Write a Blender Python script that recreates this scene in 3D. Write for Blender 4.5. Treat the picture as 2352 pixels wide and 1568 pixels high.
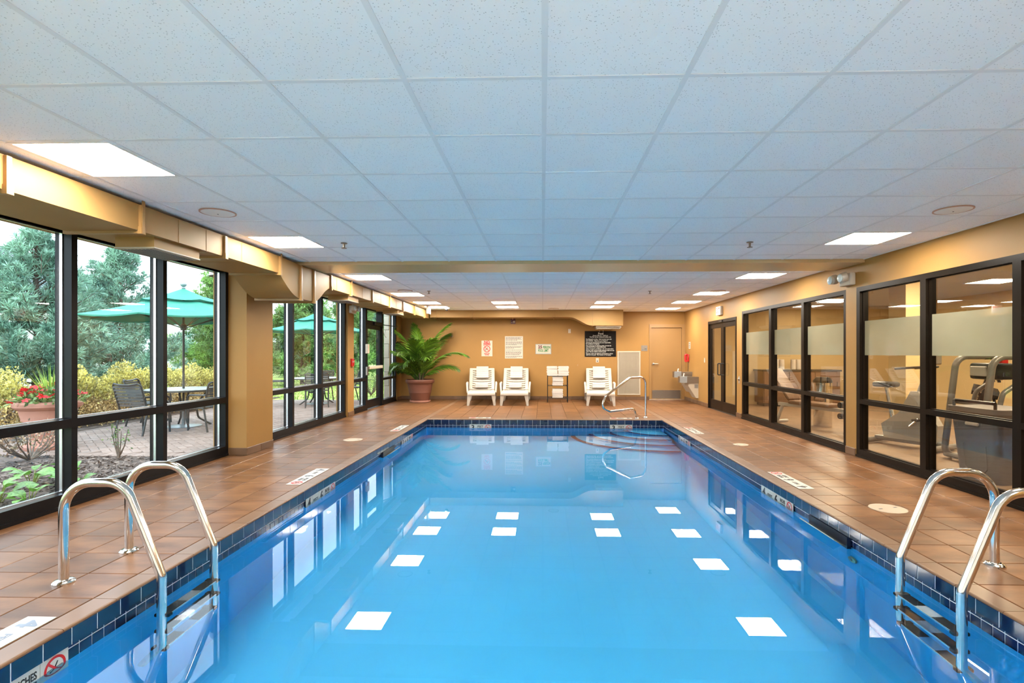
import bpy, bmesh, math, random
import numpy as np
from mathutils import Vector, Matrix, Euler
random.seed(7); np.random.seed(7)
PI = math.pi
scene = bpy.context.scene
C = scene.collection
for o in list(bpy.data.objects): bpy.data.objects.remove(o)

# ------------------------------------------------------------------ camera, sky, exposure
H = 1.344          # eye height above the deck
CZ = 2.532         # ceiling height
cam_d = bpy.data.cameras.new('camera'); cam = bpy.data.objects.new('camera', cam_d); C.objects.link(cam)
cam_d.sensor_width = 36.0; cam_d.lens = 1229.4/2352*36.0
cam_d.shift_x = -32.6/2352; cam_d.shift_y = 26.3/2352
cam_d.clip_start = 0.05; cam_d.clip_end = 200
cam.location = (0, 0, H); cam.rotation_euler = (PI/2, 0, 0.03022)
scene.camera = cam
w = bpy.data.worlds.new('overcast_sky'); scene.world = w; w.use_nodes = True
wn = w.node_tree.nodes; wl = w.node_tree.links
bg = wn['Background']; bg.inputs[0].default_value = (0.73, 0.875, 1.0, 1); bg.inputs[1].default_value = 2.2
scene.view_settings.view_transform = 'Standard'; scene.view_settings.look = 'None'
scene.view_settings.exposure = 1.35; scene.view_settings.gamma = 1.0
scene.view_settings.use_curve_mapping = False
scene.cycles.max_bounces = 9; scene.cycles.diffuse_bounces = 4; scene.cycles.glossy_bounces = 4
scene.cycles.use_adaptive_sampling = True; scene.cycles.adaptive_threshold = 0.05
scene.cycles.transmission_bounces = 6; scene.cycles.transparent_max_bounces = 16
scene.cycles.sample_clamp_indirect = 0.0; scene.cycles.blur_glossy = 0.3
LAMP = (1.0, 0.93, 0.82); LAMP_E = 27.0

# ------------------------------------------------------------------ materials
MATS = {}
def lin(r, g, b):
    f = lambda c: (c/255/12.92) if c/255 <= 0.04045 else ((c/255+0.055)/1.055)**2.4
    return (f(r), f(g), f(b))
def M(name, col, rough=0.5, metal=0.0, var=0.06, scale=6.0, bump=0.0, bscale=60.0, spec=0.5, coat=0.0,
      rnd=0.0, island=None, stretch=(1,1,1), emit=None, es=0.0, trans=0.0, col2=None):
    m = bpy.data.materials.new(name); m.use_nodes = True; MATS[name] = m
    n = m.node_tree.nodes; l = m.node_tree.links; p = n['Principled BSDF']
    p.inputs['Roughness'].default_value = rough; p.inputs['Metallic'].default_value = metal
    p.inputs['Specular IOR Level'].default_value = spec
    if coat: p.inputs['Coat Weight'].default_value = coat; p.inputs['Coat Roughness'].default_value = 0.08
    tc = n.new('ShaderNodeTexCoord'); src = tc.outputs['Object']
    mp = n.new('ShaderNodeMapping'); mp.inputs['Scale'].default_value = stretch; l.new(src, mp.inputs['Vector'])
    oi = n.new('ShaderNodeObjectInfo')
    if rnd:
        mu = n.new('ShaderNodeMath'); mu.operation = 'MULTIPLY'; mu.inputs[1].default_value = 37.0
        l.new(oi.outputs['Random'], mu.inputs[0])
        cb = n.new('ShaderNodeCombineXYZ')
        for i in range(3): l.new(mu.outputs[0], cb.inputs[i])
        l.new(cb.outputs[0], mp.inputs['Location'])
    nz = n.new('ShaderNodeTexNoise'); nz.inputs['Scale'].default_value = scale; nz.inputs['Detail'].default_value = 5
    l.new(mp.outputs[0], nz.inputs['Vector'])
    cr = n.new('ShaderNodeValToRGB')
    a = col; b = col2 or col
    cr.color_ramp.elements[0].position = 0.32; cr.color_ramp.elements[1].position = 0.68
    cr.color_ramp.elements[0].color = (*[max(0, c*(1-var)) for c in a], 1)
    cr.color_ramp.elements[1].color = (*[min(1, c*(1+var)) for c in b], 1)
    l.new(nz.outputs['Fac'], cr.inputs[0]); out = cr.outputs[0]
    if rnd or island:
        hv = n.new('ShaderNodeHueSaturation'); l.new(out, hv.inputs['Color'])
        r = oi.outputs['Random']
        if island:
            ge = n.new('ShaderNodeNewGeometry'); r = ge.outputs['Random Per Island']
        amt = island or rnd
        mr = n.new('ShaderNodeMapRange'); mr.inputs['To Min'].default_value = 1-amt; mr.inputs['To Max'].default_value = 1+amt
        l.new(r, mr.inputs['Value']); l.new(mr.outputs[0], hv.inputs['Value']); out = hv.outputs[0]
    l.new(out, p.inputs['Base Color'])
    if bump:
        nb = n.new('ShaderNodeTexNoise'); nb.inputs['Scale'].default_value = bscale; nb.inputs['Detail'].default_value = 3
        l.new(mp.outputs[0], nb.inputs['Vector'])
        bp = n.new('ShaderNodeBump'); bp.inputs['Strength'].default_value = bump; bp.inputs['Distance'].default_value = 0.01
        l.new(nb.outputs['Fac'], bp.inputs['Height']); l.new(bp.outputs[0], p.inputs['Normal'])
    if emit:
        p.inputs['Emission Color'].default_value = (*emit, 1); p.inputs['Emission Strength'].default_value = es
    if trans:
        tr = n.new('ShaderNodeBsdfTranslucent'); l.new(out, tr.inputs[0])
        mx = n.new('ShaderNodeMixShader'); mx.inputs[0].default_value = trans
        l.new(p.outputs[0], mx.inputs[1]); l.new(tr.outputs[0], mx.inputs[2]); l.new(mx.outputs[0], n['Material Output'].inputs[0])
    return m

M('wall_paint', (0.32, 0.170, 0.050), 0.5, spec=0.22, var=0.025, scale=3, bump=0.06, bscale=90)
M('duct_paint', (0.33, 0.19, 0.066), 0.5, spec=0.22, var=0.03, scale=4, bump=0.04, bscale=14)
M('duct_flange', (0.34, 0.19, 0.065), 0.38, var=0.06, scale=9)
M('beam_paint', (0.62, 0.44, 0.23), 0.30, var=0.03, scale=2)
M('door_paint', (0.2952, 0.1599, 0.0533), 0.38, var=0.02, scale=3)
M('grid_white', (0.80, 0.81, 0.82), 0.5, var=0.01)
M('white_paint', (0.82, 0.80, 0.76), 0.45, var=0.02)
M('plastic_white', (0.492, 0.4346, 0.3608), 0.32, var=0.02, scale=3)
M('towel', (0.5208, 0.4704, 0.42), 0.95, var=0.04, scale=30, bump=0.5, bscale=220, spec=0.1)
M('bronze', (0.010, 0.0065, 0.004), 0.32, metal=0.1, var=0.15, scale=3, spec=0.14)
M('dark_frame', (0.007, 0.007, 0.008), 0.30, metal=0.05, var=0.15, scale=3, spec=0.18)
M('aluminium', (0.75, 0.78, 0.82), 0.25, metal=0.9, var=0.03)
M('stainless', (0.72, 0.70, 0.67), 0.13, metal=1.0, var=0.05, scale=14, bump=0.015, bscale=30)
M('brushed', (0.30, 0.26, 0.22), 0.34, metal=0.9, var=0.06, stretch=(1,1,12), scale=20)
M('black_plastic', (0.012, 0.012, 0.013), 0.42, var=0.1)
M('black_metal', (0.014, 0.013, 0.013), 0.35, metal=0.4, var=0.1)
M('rubber_tread', (0.012, 0.014, 0.016), 0.6, var=0.2, scale=40, bump=0.4, bscale=150)
M('deck_tile', (0.118, 0.047, 0.016), 0.36, var=0.16, scale=3.2, bump=0.05, bscale=40, rnd=0.17, stretch=(1.0, 2.6, 1), col2=(0.170, 0.077, 0.030), spec=0.30)
M('deck_grout', (0.045, 0.035, 0.03), 0.8, var=0.1, scale=20)
M('coping_tile', (0.165, 0.085, 0.042), 0.36, var=0.12, scale=4, rnd=0.06, spec=0.55)
M('base_tile', (0.136, 0.072, 0.036), 0.4, var=0.12, scale=5, rnd=0.08)
M('navy_tile', (0.004, 0.014, 0.05), 0.10, var=0.15, scale=5, rnd=0.15, coat=0.5)
M('navy_small', (0.004, 0.012, 0.06), 0.14, var=0.15, scale=5, rnd=0.2, coat=0.3)
M('tile_grout', (0.62, 0.64, 0.66), 0.8, var=0.08, scale=30)
M('pool_plaster', (0.062, 0.505, 0.88), 0.55, var=0.03, scale=1.2)
M('step_navy', (0.004, 0.018, 0.12), 0.4, var=0.1)
M('marker_white', (0.52, 0.50, 0.45), 0.35, var=0.03, scale=10)
M('ink_black', (0.012, 0.012, 0.014), 0.5, var=0.1)
M('ink_grey', (0.08, 0.08, 0.09), 0.5, var=0.1)
M('ink_faded', (0.17, 0.21, 0.28), 0.5, var=0.15)
M('ink_red', (0.55, 0.015, 0.015), 0.45, var=0.06)
M('ink_green', (0.02, 0.17, 0.04), 0.5, var=0.1)
M('ink_white', (0.5, 0.47, 0.42), 0.5, var=0.02)
M('sign_cream', (0.5084, 0.4346, 0.3444), 0.45, var=0.02)
M('sign_black', (0.005, 0.003, 0.002), 0.5, spec=0.15, var=0.1)
M('fire_red', (0.45, 0.012, 0.012), 0.35, var=0.06)
M('maroon', (0.10, 0.012, 0.012), 0.4, var=0.06)
M('terracotta', (0.1445, 0.0467, 0.0238), 0.6, var=0.07, scale=4, bump=0.05)
M('clay_pink', (0.44, 0.20, 0.14), 0.7, var=0.06, scale=5, bump=0.06)
M('soil', (0.03, 0.018, 0.010), 0.95, var=0.4, scale=30, bump=0.8, bscale=60)
M('palm_leaf', (0.0298, 0.085, 0.0068), 0.42, var=0.45, scale=2.2, island=0.45, col2=(0.0935, 0.1785, 0.0127), trans=0.22)
M('palm_stem', (0.20, 0.26, 0.05), 0.5, var=0.2)
M('palm_trunk', (0.09, 0.06, 0.035), 0.8, var=0.4, scale=15, bump=0.5)
M('needle_blue', (0.15, 0.3125, 0.2375), 0.6, var=0.3, scale=1.3, island=0.5, col2=(0.2375, 0.3875, 0.275), trans=0.2)
M('needle_green', (0.11, 0.225, 0.10), 0.6, var=0.3, scale=1.3, island=0.5, col2=(0.25, 0.4125, 0.1125), trans=0.2)
M('bark', (0.08, 0.055, 0.04), 0.9, var=0.3, scale=20, bump=0.5)
M('azalea', (0.4, 0.36, 0.11), 0.55, var=0.3, scale=2.5, island=0.55, col2=(0.66, 0.58, 0.17), trans=0.25)
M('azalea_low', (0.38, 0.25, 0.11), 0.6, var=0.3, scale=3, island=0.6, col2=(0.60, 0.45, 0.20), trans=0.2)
M('shrub_leaf', (0.16, 0.17, 0.06), 0.5, var=0.3, scale=6, island=0.6, col2=(0.45, 0.28, 0.20), trans=0.2)
M('leaf_bright', (0.08, 0.24, 0.024), 0.4, var=0.25, scale=8, rnd=0.25, col2=(0.16, 0.368, 0.048), trans=0.25)
M('flower_leaf', (0.09, 0.18, 0.05), 0.5, var=0.3, scale=9, island=0.5, col2=(0.22, 0.30, 0.10), trans=0.2)
M('petal_red', (0.62, 0.012, 0.022), 0.5, var=0.2, scale=14, island=0.25, trans=0.2)
M('spike_leaf', (0.16, 0.34, 0.05), 0.45, var=0.3, scale=6, island=0.4, col2=(0.38, 0.52, 0.10), trans=0.2)
M('twig', (0.16, 0.12, 0.09), 0.85, var=0.3, scale=20)
M('mulch', (0.068, 0.0464, 0.036), 0.9, var=0.4, scale=14, bump=0.9, bscale=40, col2=(0.12, 0.088, 0.072))
M('mulch_chip', (0.128, 0.092, 0.072), 0.9, var=0.4, scale=14, island=0.6, col2=(0.176, 0.136, 0.112))
M('paver', (0.267, 0.1876, 0.1515), 0.8, var=0.10, scale=6, rnd=0.14, bump=0.25, bscale=60, col2=(0.3031, 0.2309, 0.1948))
M('paver_stuff', (0.267, 0.1876, 0.1515), 0.8, var=0.10, scale=6, island=0.14, bump=0.25, bscale=60, col2=(0.3031, 0.2309, 0.1948))
M('paver_joint', (0.20, 0.15, 0.125), 0.95, var=0.2, scale=20)
M('lawn', (0.20, 0.30, 0.04), 0.9, var=0.3, scale=1.1, bump=0.5, bscale=60, col2=(0.36, 0.42, 0.09))
M('grass_blade', (0.16, 0.30, 0.03), 0.7, var=0.3, scale=0.6, island=0.4, col2=(0.32, 0.38, 0.08), trans=0.2)
M('canopy_green', (0.036, 0.27, 0.185), 0.75, var=0.06, scale=3, bump=0.06, bscale=200, trans=0.12)
M('patio_metal', (0.055, 0.058, 0.055), 0.4, metal=0.3, var=0.1)
M('patio_strap', (0.075, 0.078, 0.072), 0.6, var=0.1)
M('table_top', (0.55, 0.56, 0.53), 0.35, var=0.05, scale=20)
M('steel_plate', (0.28, 0.31, 0.32), 0.35, metal=0.6, var=0.08)
M('roof_metal', (0.42, 0.46, 0.48), 0.45, metal=0.2, var=0.05)
M('roof_seam', (0.10, 0.14, 0.14), 0.5, var=0.05)
M('stucco', (0.70, 0.72, 0.72), 0.8, var=0.04)
M('stone_block', (0.56, 0.50, 0.40), 0.85, var=0.08, scale=5, rnd=0.08, bump=0.3)
M('gym_wall', (0.5225, 0.38, 0.19), 0.7, var=0.02)
M('gym_floor', (0.20, 0.13, 0.075), 0.5, var=0.12, scale=3)
M('gym_ceiling', (0.42, 0.40, 0.37), 0.7, var=0.02)
M('machine_grey', (0.16, 0.152, 0.14), 0.4, metal=0.3, var=0.06)
M('machine_white', (0.40, 0.38, 0.35), 0.4, var=0.04)
M('bin_grey', (0.128, 0.12, 0.12), 0.55, var=0.05)
M('vinyl_brown', (0.16, 0.085, 0.045), 0.5, var=0.1)
M('lens_glass', (0.55, 0.66, 0.70), 0.08, var=0.05, spec=0.8)
M('grille_white', (0.442, 0.374, 0.2805), 0.5, var=0.03)
M('grille_dark', (0.16, 0.155, 0.14), 0.6, var=0.1)
M('copper_ring', (0.50, 0.30, 0.22), 0.5, var=0.05)
M('lid_cream', (0.414, 0.324, 0.234), 0.5, var=0.04)
M('steel_mesh', (0.20, 0.27, 0.27), 0.4, metal=0.4, var=0.1)
M('skimmer_dark', (0.004, 0.010, 0.03), 0.4, var=0.1)
M('fitting', (0.30, 0.42, 0.30), 0.5, var=0.05)
M('cord_beige', (0.50, 0.40, 0.28), 0.6, var=0.05)

def emitter(name, col, s, stripes=False):
    m = bpy.data.materials.new(name); m.use_nodes = True; MATS[name] = m
    n = m.node_tree.nodes; l = m.node_tree.links; p = n['Principled BSDF']
    p.inputs['Base Color'].default_value = (0.4, 0.4, 0.4, 1)
    p.inputs['Emission Strength'].default_value = s
    if stripes:   # three tubes behind the prismatic lens
        tc = n.new('ShaderNodeTexCoord'); sp = n.new('ShaderNodeSeparateXYZ'); l.new(tc.outputs['Object'], sp.inputs[0])
        mm = n.new('ShaderNodeMath'); mm.operation = 'MULTIPLY'; mm.inputs[1].default_value = 2*PI/0.19; l.new(sp.outputs[0], mm.inputs[0])
        co = n.new('ShaderNodeMath'); co.operation = 'COSINE'; l.new(mm.outputs[0], co.inputs[0])
        cr = n.new('ShaderNodeMapRange'); cr.inputs['From Min'].default_value = -1; cr.inputs['From Max'].default_value = 1
        cr.inputs['To Min'].default_value = 0.72; cr.inputs['To Max'].default_value = 1.2; l.new(co.outputs[0], cr.inputs['Value'])
        vm = n.new('ShaderNodeVectorMath'); vm.operation = 'SCALE'; vm.inputs[0].default_value = col; l.new(cr.outputs[0], vm.inputs['Scale'])
        l.new(vm.outputs[0], p.inputs['Emission Color'])
    else: p.inputs['Emission Color'].default_value = (*col, 1)
emitter('lamp_lens', LAMP, LAMP_E, True)
emitter('gym_lens', (1.0, 0.86, 0.66), 40.0)
emitter('exit_face', (1.0, 0.80, 0.70), 0.25)

def clear_glass(name, tint, ior=1.5, film=0.0):
    m = bpy.data.materials.new(name); m.use_nodes = True; MATS[name] = m
    n = m.node_tree.nodes; l = m.node_tree.links; n.remove(n['Principled BSDF'])
    tr = n.new('ShaderNodeBsdfTransparent'); tr.inputs[0].default_value = (*tint, 1)
    gl = n.new('ShaderNodeBsdfGlossy'); gl.inputs['Roughness'].default_value = 0.0
    fr = n.new('ShaderNodeFresnel'); fr.inputs['IOR'].default_value = ior
    base = tr.outputs[0]
    if film:
        df = n.new('ShaderNodeBsdfDiffuse'); nz = n.new('ShaderNodeTexNoise'); nz.inputs['Scale'].default_value = 3
        cr = n.new('ShaderNodeValToRGB'); cr.color_ramp.elements[0].color = (0.36, 0.34, 0.25, 1); cr.color_ramp.elements[1].color = (0.41, 0.39, 0.29, 1)
        l.new(nz.outputs['Fac'], cr.inputs[0]); l.new(cr.outputs[0], df.inputs[0])
        tl = n.new('ShaderNodeBsdfTranslucent'); l.new(cr.outputs[0], tl.inputs[0])
        m1 = n.new('ShaderNodeMixShader'); m1.inputs[0].default_value = 0.5; l.new(df.outputs[0], m1.inputs[1]); l.new(tl.outputs[0], m1.inputs[2])
        m2 = n.new('ShaderNodeMixShader'); m2.inputs[0].default_value = film; l.new(tr.outputs[0], m2.inputs[1]); l.new(m1.outputs[0], m2.inputs[2])
        base = m2.outputs[0]
    ge = n.new('ShaderNodeNewGeometry'); inv = n.new('ShaderNodeMath'); inv.operation = 'SUBTRACT'; inv.inputs[0].default_value = 1.0; l.new(ge.outputs['Backfacing'], inv.inputs[1])
    fm = n.new('ShaderNodeMath'); fm.operation = 'MULTIPLY'; l.new(fr.outputs[0], fm.inputs[0]); l.new(inv.outputs[0], fm.inputs[1])   # reflect at the entry face only
    mx = n.new('ShaderNodeMixShader'); l.new(fm.outputs[0], mx.inputs[0]); l.new(base, mx.inputs[1]); l.new(gl.outputs[0], mx.inputs[2])
    l.new(mx.outputs[0], n['Material Output'].inputs[0])
clear_glass('window_glass', (0.985, 0.995, 0.99), 1.65)
clear_glass('tinted_glass', (0.90, 0.87, 0.80), 1.9)
clear_glass('frosted_film', (0.90, 0.88, 0.80), 1.7, film=0.82)

def water_mat():
    m = bpy.data.materials.new('water'); m.use_nodes = True; MATS['water'] = m
    n = m.node_tree.nodes; l = m.node_tree.links; n.remove(n['Principled BSDF'])
    rf = n.new('ShaderNodeBsdfRefraction'); rf.inputs['Color'].default_value = (0.90, 0.98, 1.0, 1); rf.inputs['IOR'].default_value = 1.333
    rf.inputs['Roughness'].default_value = 0.0
    gl = n.new('ShaderNodeBsdfGlossy'); gl.inputs['Roughness'].default_value = 0.0
    fr = n.new('ShaderNodeFresnel'); fr.inputs['IOR'].default_value = 1.333
    tc = n.new('ShaderNodeTexCoord'); nz = n.new('ShaderNodeTexNoise'); nz.inputs['Scale'].default_value = 1.6; nz.inputs['Detail'].default_value = 1
    l.new(tc.outputs['Object'], nz.inputs['Vector'])
    bp = n.new('ShaderNodeBump'); bp.inputs['Strength'].default_value = 0.006; bp.inputs['Distance'].default_value = 0.02
    l.new(nz.outputs['Fac'], bp.inputs['Height'])
    for s in (rf, gl, fr): l.new(bp.outputs[0], s.inputs['Normal'])
    mx = n.new('ShaderNodeMixShader'); l.new(fr.outputs[0], mx.inputs[0]); l.new(rf.outputs[0], mx.inputs[1]); l.new(gl.outputs[0], mx.inputs[2])
    l.new(mx.outputs[0], n['Material Output'].inputs[0])
water_mat()

def ceiling_tile_mat():
    m = bpy.data.materials.new('ceiling_tile'); m.use_nodes = True; MATS['ceiling_tile'] = m
    n = m.node_tree.nodes; l = m.node_tree.links; p = n['Principled BSDF']; p.inputs['Roughness'].default_value = 0.9
    p.inputs['Specular IOR Level'].default_value = 0.2
    tc = n.new('ShaderNodeTexCoord'); mp = n.new('ShaderNodeMapping'); l.new(tc.outputs['Object'], mp.inputs['Vector'])
    oi = n.new('ShaderNodeObjectInfo'); mu = n.new('ShaderNodeMath'); mu.operation = 'MULTIPLY'; mu.inputs[1].default_value = 53
    l.new(oi.outputs['Random'], mu.inputs[0]); cb = n.new('ShaderNodeCombineXYZ'); l.new(mu.outputs[0], cb.inputs[0]); l.new(mu.outputs[0], cb.inputs[1])
    l.new(cb.outputs[0], mp.inputs['Location'])
    vo = n.new('ShaderNodeTexVoronoi'); vo.inputs['Scale'].default_value = 78; vo.inputs['Randomness'].default_value = 1.0; l.new(mp.outputs[0], vo.inputs['Vector'])
    cr = n.new('ShaderNodeValToRGB'); cr.color_ramp.elements[0].position = 0.10; cr.color_ramp.elements[0].color = (0.50, 0.51, 0.52, 1)
    cr.color_ramp.elements[1].position = 0.22; cr.color_ramp.elements[1].color = (0.93, 0.94, 0.95, 1)
    l.new(vo.outputs['Distance'], cr.inputs[0])
    hv = n.new('ShaderNodeHueSaturation'); mr = n.new('ShaderNodeMapRange'); mr.inputs['To Min'].default_value = 0.975; mr.inputs['To Max'].default_value = 1.02
    l.new(oi.outputs['Random'], mr.inputs['Value']); l.new(mr.outputs[0], hv.inputs['Value']); l.new(cr.outputs[0], hv.inputs['Color'])
    l.new(hv.outputs[0], p.inputs['Base Color'])
    bp = n.new('ShaderNodeBump'); bp.inputs['Strength'].default_value = 0.3; bp.inputs['Distance'].default_value = 0.002
    l.new(cr.outputs[0], bp.inputs['Height']); l.new(bp.outputs[0], p.inputs['Normal'])
ceiling_tile_mat()

# ------------------------------------------------------------------ mesh helpers
class MB:
    def __init__(s): s.v = []; s.f = []
    def add(s, v, f):
        k = len(s.v); s.v += [tuple(p) for p in v]; s.f += [tuple(i+k for i in q) for q in f]; return s
    def box(s, x0, x1, y0, y1, z0, z1):
        v = [(x0,y0,z0),(x1,y0,z0),(x1,y1,z0),(x0,y1,z0),(x0,y0,z1),(x1,y0,z1),(x1,y1,z1),(x0,y1,z1)]
        return s.add(v, [(3,2,1,0),(4,5,6,7),(0,1,5,4),(1,2,6,5),(2,3,7,6),(3,0,4,7)])
    def rbox(s, x0, x1, y0, y1, z0, z1, r=0.01, seg=2):
        bm = bmesh.new(); bmesh.ops.create_cube(bm, size=1)
        for v in bm.verts:
            v.co = Vector(((x0+x1)/2+v.co.x*(x1-x0), (y0+y1)/2+v.co.y*(y1-y0), (z0+z1)/2+v.co.z*(z1-z0)))
        bmesh.ops.bevel(bm, geom=bm.edges[:]+bm.verts[:], offset=r, segments=seg, profile=0.5, affect='EDGES')
        bm.verts.index_update()
        s.add([v.co[:] for v in bm.verts], [[v.index for v in f.verts] for f in bm.faces]); bm.free(); return s
    def tube(s, pts, r, n=10, caps=True, closed=False):
        pts = [Vector(p) for p in pts]; m = len(pts)
        rs = r if isinstance(r, (list, tuple)) else [r]*m
        t0 = (pts[1]-pts[0]).normalized(); up = Vector((0,0,1)) if abs(t0.z) < 0.9 else Vector((1,0,0))
        nx = t0.cross(up).normalized(); v = []; f = []
        for i, p in enumerate(pts):
            if closed: t = (pts[(i+1) % m]-pts[i-1]).normalized()
            else: t = (pts[min(i+1, m-1)]-pts[max(i-1, 0)]).normalized()
            nx = (nx - t*nx.dot(t)).normalized(); ny = t.cross(nx)
            for k in range(n):
                a = 2*PI*k/n; v.append(p + (nx*math.cos(a)+ny*math.sin(a))*rs[i])
        for i in range(m if closed else m-1):
            for k in range(n):
                j = (i+1) % m
                f.append((i*n+k, i*n+(k+1) % n, j*n+(k+1) % n, j*n+k))
        if caps and not closed: f.append(tuple(range(n-1,-1,-1))); f.append(tuple((m-1)*n+k for k in range(n)))
        return s.add(v, f)
    def lathe(s, prof, n=24, c=(0,0,0), capb=True, capt=True):
        v = []; f = []
        for r, z in prof:
            for k in range(n):
                a = 2*PI*k/n; v.append((c[0]+r*math.cos(a), c[1]+r*math.sin(a), c[2]+z))
        for i in range(len(prof)-1):
            for k in range(n): f.append((i*n+k, i*n+(k+1) % n, (i+1)*n+(k+1) % n, (i+1)*n+k))
        if capb: f.append(tuple(range(n-1,-1,-1)))
        if capt: f.append(tuple((len(prof)-1)*n+k for k in range(n)))
        return s.add(v, f)
    def prism(s, poly, a0, a1, axis='z'):
        n = len(poly); mk = {'z': lambda p,a:(p[0],p[1],a), 'y': lambda p,a:(p[0],a,p[1]), 'x': lambda p,a:(a,p[0],p[1])}[axis]
        v = [mk(p,a0) for p in poly]+[mk(p,a1) for p in poly]
        f = [tuple(range(n-1,-1,-1)), tuple(range(n,2*n))]+[(i,(i+1) % n,n+(i+1) % n,n+i) for i in range(n)]
        return s.add(v, f)
    def sphere(s, c, r, n=12, m=8, sc=(1,1,1)):
        v = []; f = []
        for i in range(m+1):
            th = PI*i/m
            for k in range(n):
                a = 2*PI*k/n; v.append((c[0]+r*sc[0]*math.sin(th)*math.cos(a), c[1]+r*sc[1]*math.sin(th)*math.sin(a), c[2]+r*sc[2]*math.cos(th)))
        for i in range(m):
            for k in range(n): f.append((i*n+k, (i+1)*n+k, (i+1)*n+(k+1) % n, i*n+(k+1) % n))
        return s.add(v, f)
    def xf(s, mat, start=0):
        for i in range(start, len(s.v)): s.v[i] = tuple(mat @ Vector(s.v[i]))
        return s
    def mesh(s, name, m, smooth=False):
        me = bpy.data.meshes.new(name); me.from_pydata(s.v, [], s.f); me.materials.append(MATS[m])
        bm = bmesh.new(); bm.from_mesh(me); bmesh.ops.recalc_face_normals(bm, faces=bm.faces[:]); bm.to_mesh(me); bm.free()
        if smooth:
            me.polygons.foreach_set('use_smooth', [True]*len(me.polygons))
            me.set_sharp_from_angle(angle=math.radians(38))
        me.update(); return me
    def build(s, name, m, parent=None, smooth=False, loc=None, rot=None):
        return obj(name, s.mesh(name, m, smooth), parent, loc, rot)
def obj(name, me, parent=None, loc=None, rot=None, scale=None):
    o = bpy.data.objects.new(name, me); C.objects.link(o)
    if parent: o.parent = parent
    if loc is not None: o.location = loc
    if rot is not None: o.rotation_euler = rot
    if scale is not None: o.scale = scale
    return o
def tag(o, label, cat, group=None, kind=None):
    o['label'] = label; o['category'] = cat
    if group: o['group'] = group
    if kind: o['kind'] = kind
    return o
def struct(o, label=None):
    o['kind'] = 'structure'
    if label: o['label'] = label
    return o
def stuff(o): o['kind'] = 'stuff'; return o
def thing(name, label, cat, loc=(0,0,0), rz=0.0, group=None):
    return tag(obj(name, None, None, loc, (0,0,rz)), label, cat, group)
def copy_tree(o, parent=None):
    c = o.copy(); C.objects.link(c); c.parent = parent
    for ch in list(o.children): copy_tree(ch, c)
    return c
def fillet(pts, r, n=6):
    pts = [Vector(p) for p in pts]; out = [pts[0]]
    rr = r if isinstance(r, (list, tuple)) else [r]*len(pts)
    for i in range(1, len(pts)-1):
        a, b, c = pts[i-1], pts[i], pts[i+1]
        d0 = (a-b); d1 = (c-b); ang = d0.angle(d1)
        if ang > PI-0.02: out.append(b); continue
        t = min(rr[i]/math.tan(ang/2), d0.length*0.49, d1.length*0.49)
        p0 = b+d0.normalized()*t; p1 = b+d1.normalized()*t
        rad = t*math.tan(ang/2); cen = b+(d0.normalized()+d1.normalized()).normalized()*(rad/math.sin(ang/2))
        e0 = p0-cen; e1 = p1-cen; tot = e0.angle(e1); ax = e0.cross(e1).normalized()
        for k in range(n+1): out.append(cen+Matrix.Rotation(tot*k/n, 3, ax) @ e0)
    out.append(pts[-1]); return out
def text(s, size, m, parent, loc=(0,0,0), align='CENTER', bold=0.0, name='lettering', rot=None, width=None, sx=1.0):
    cu = bpy.data.curves.new(name, 'FONT'); cu.body = s; cu.size = size; cu.align_x = align; cu.align_y = 'CENTER'
    cu.extrude = 0.0006; cu.offset = bold; cu.resolution_u = 3
    t = bpy.data.objects.new(name, cu); me = bpy.data.meshes.new_from_object(t)
    bpy.data.objects.remove(t); bpy.data.curves.remove(cu)
    if width and len(me.vertices):
        xs = [v.co.x for v in me.vertices]; k = width/max(1e-6, max(xs)-min(xs))
        for v in me.vertices: v.co.x *= k
    elif sx != 1.0:
        for v in me.vertices: v.co.x *= sx
    me.materials.clear(); me.materials.append(MATS[m]); me.name = name
    return obj(name, me, parent, loc, rot)
def ring(mb, r0, r1, z0, z1, c=(0,0), n=28):
    v = []; f = []
    for k in range(n):
        a = 2*PI*k/n; ca, sa = math.cos(a), math.sin(a)
        v += [(c[0]+r0*ca,c[1]+r0*sa,z0),(c[0]+r1*ca,c[1]+r1*sa,z0),(c[0]+r1*ca,c[1]+r1*sa,z1),(c[0]+r0*ca,c[1]+r0*sa,z1)]
    for k in range(n):
        a = 4*k; b = 4*((k+1) % n)
        for i in range(4): f.append((a+i, b+i, b+(i+1) % 4, a+(i+1) % 4))
    return mb.add(v, f)
def no_diving(parent, c, R, z=0.002):
    mb = MB(); ring(mb, R*0.80, R, z, z+0.0012, c)
    k = len(mb.v); mb.box(-R*0.85, R*0.85, -R*0.085, R*0.085, z, z+0.0013); mb.xf(Matrix.Translation((c[0],c[1],0)) @ Matrix.Rotation(-PI/4, 4, 'Z'), k)
    mb.build('prohibition_ring', 'ink_red', parent)
    d = MB(); k = 0
    d.prism([(-.5*R,-.50*R),(-.42*R,-.52*R),(.02*R,-.02*R),(.30*R,.48*R),(.22*R,.52*R),(-.10*R,.06*R)], z-0.0008, z)
    d.prism([(c2[0]*R,c2[1]*R) for c2 in ((-.1,-.16),(.26,-.14),(.26,-.06),(-.04,-.04))], z-0.0008, z)
    d.prism([(-.38*R+.11*R*math.cos(a),-.30*R+.11*R*math.sin(a)) for a in [2*PI*i/10 for i in range(10)]], z-0.0008, z)
    d.prism([(-.7*R,.02*R),(.7*R,.02*R),(.7*R,.06*R),(-.7*R,.06*R)], z-0.0008, z-0.0002)
    d.xf(Matrix.Translation((c[0],c[1],0))); d.build('diver_symbol', 'ink_black', parent)

XL, XR, YB, YN = -4.13, 4.09, 15.50, -1.6
PXL, PXR, PYF, PYN = -2.33, 2.40, 10.83, 0.75
GZ = -0.03     # ground level outside

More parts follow.
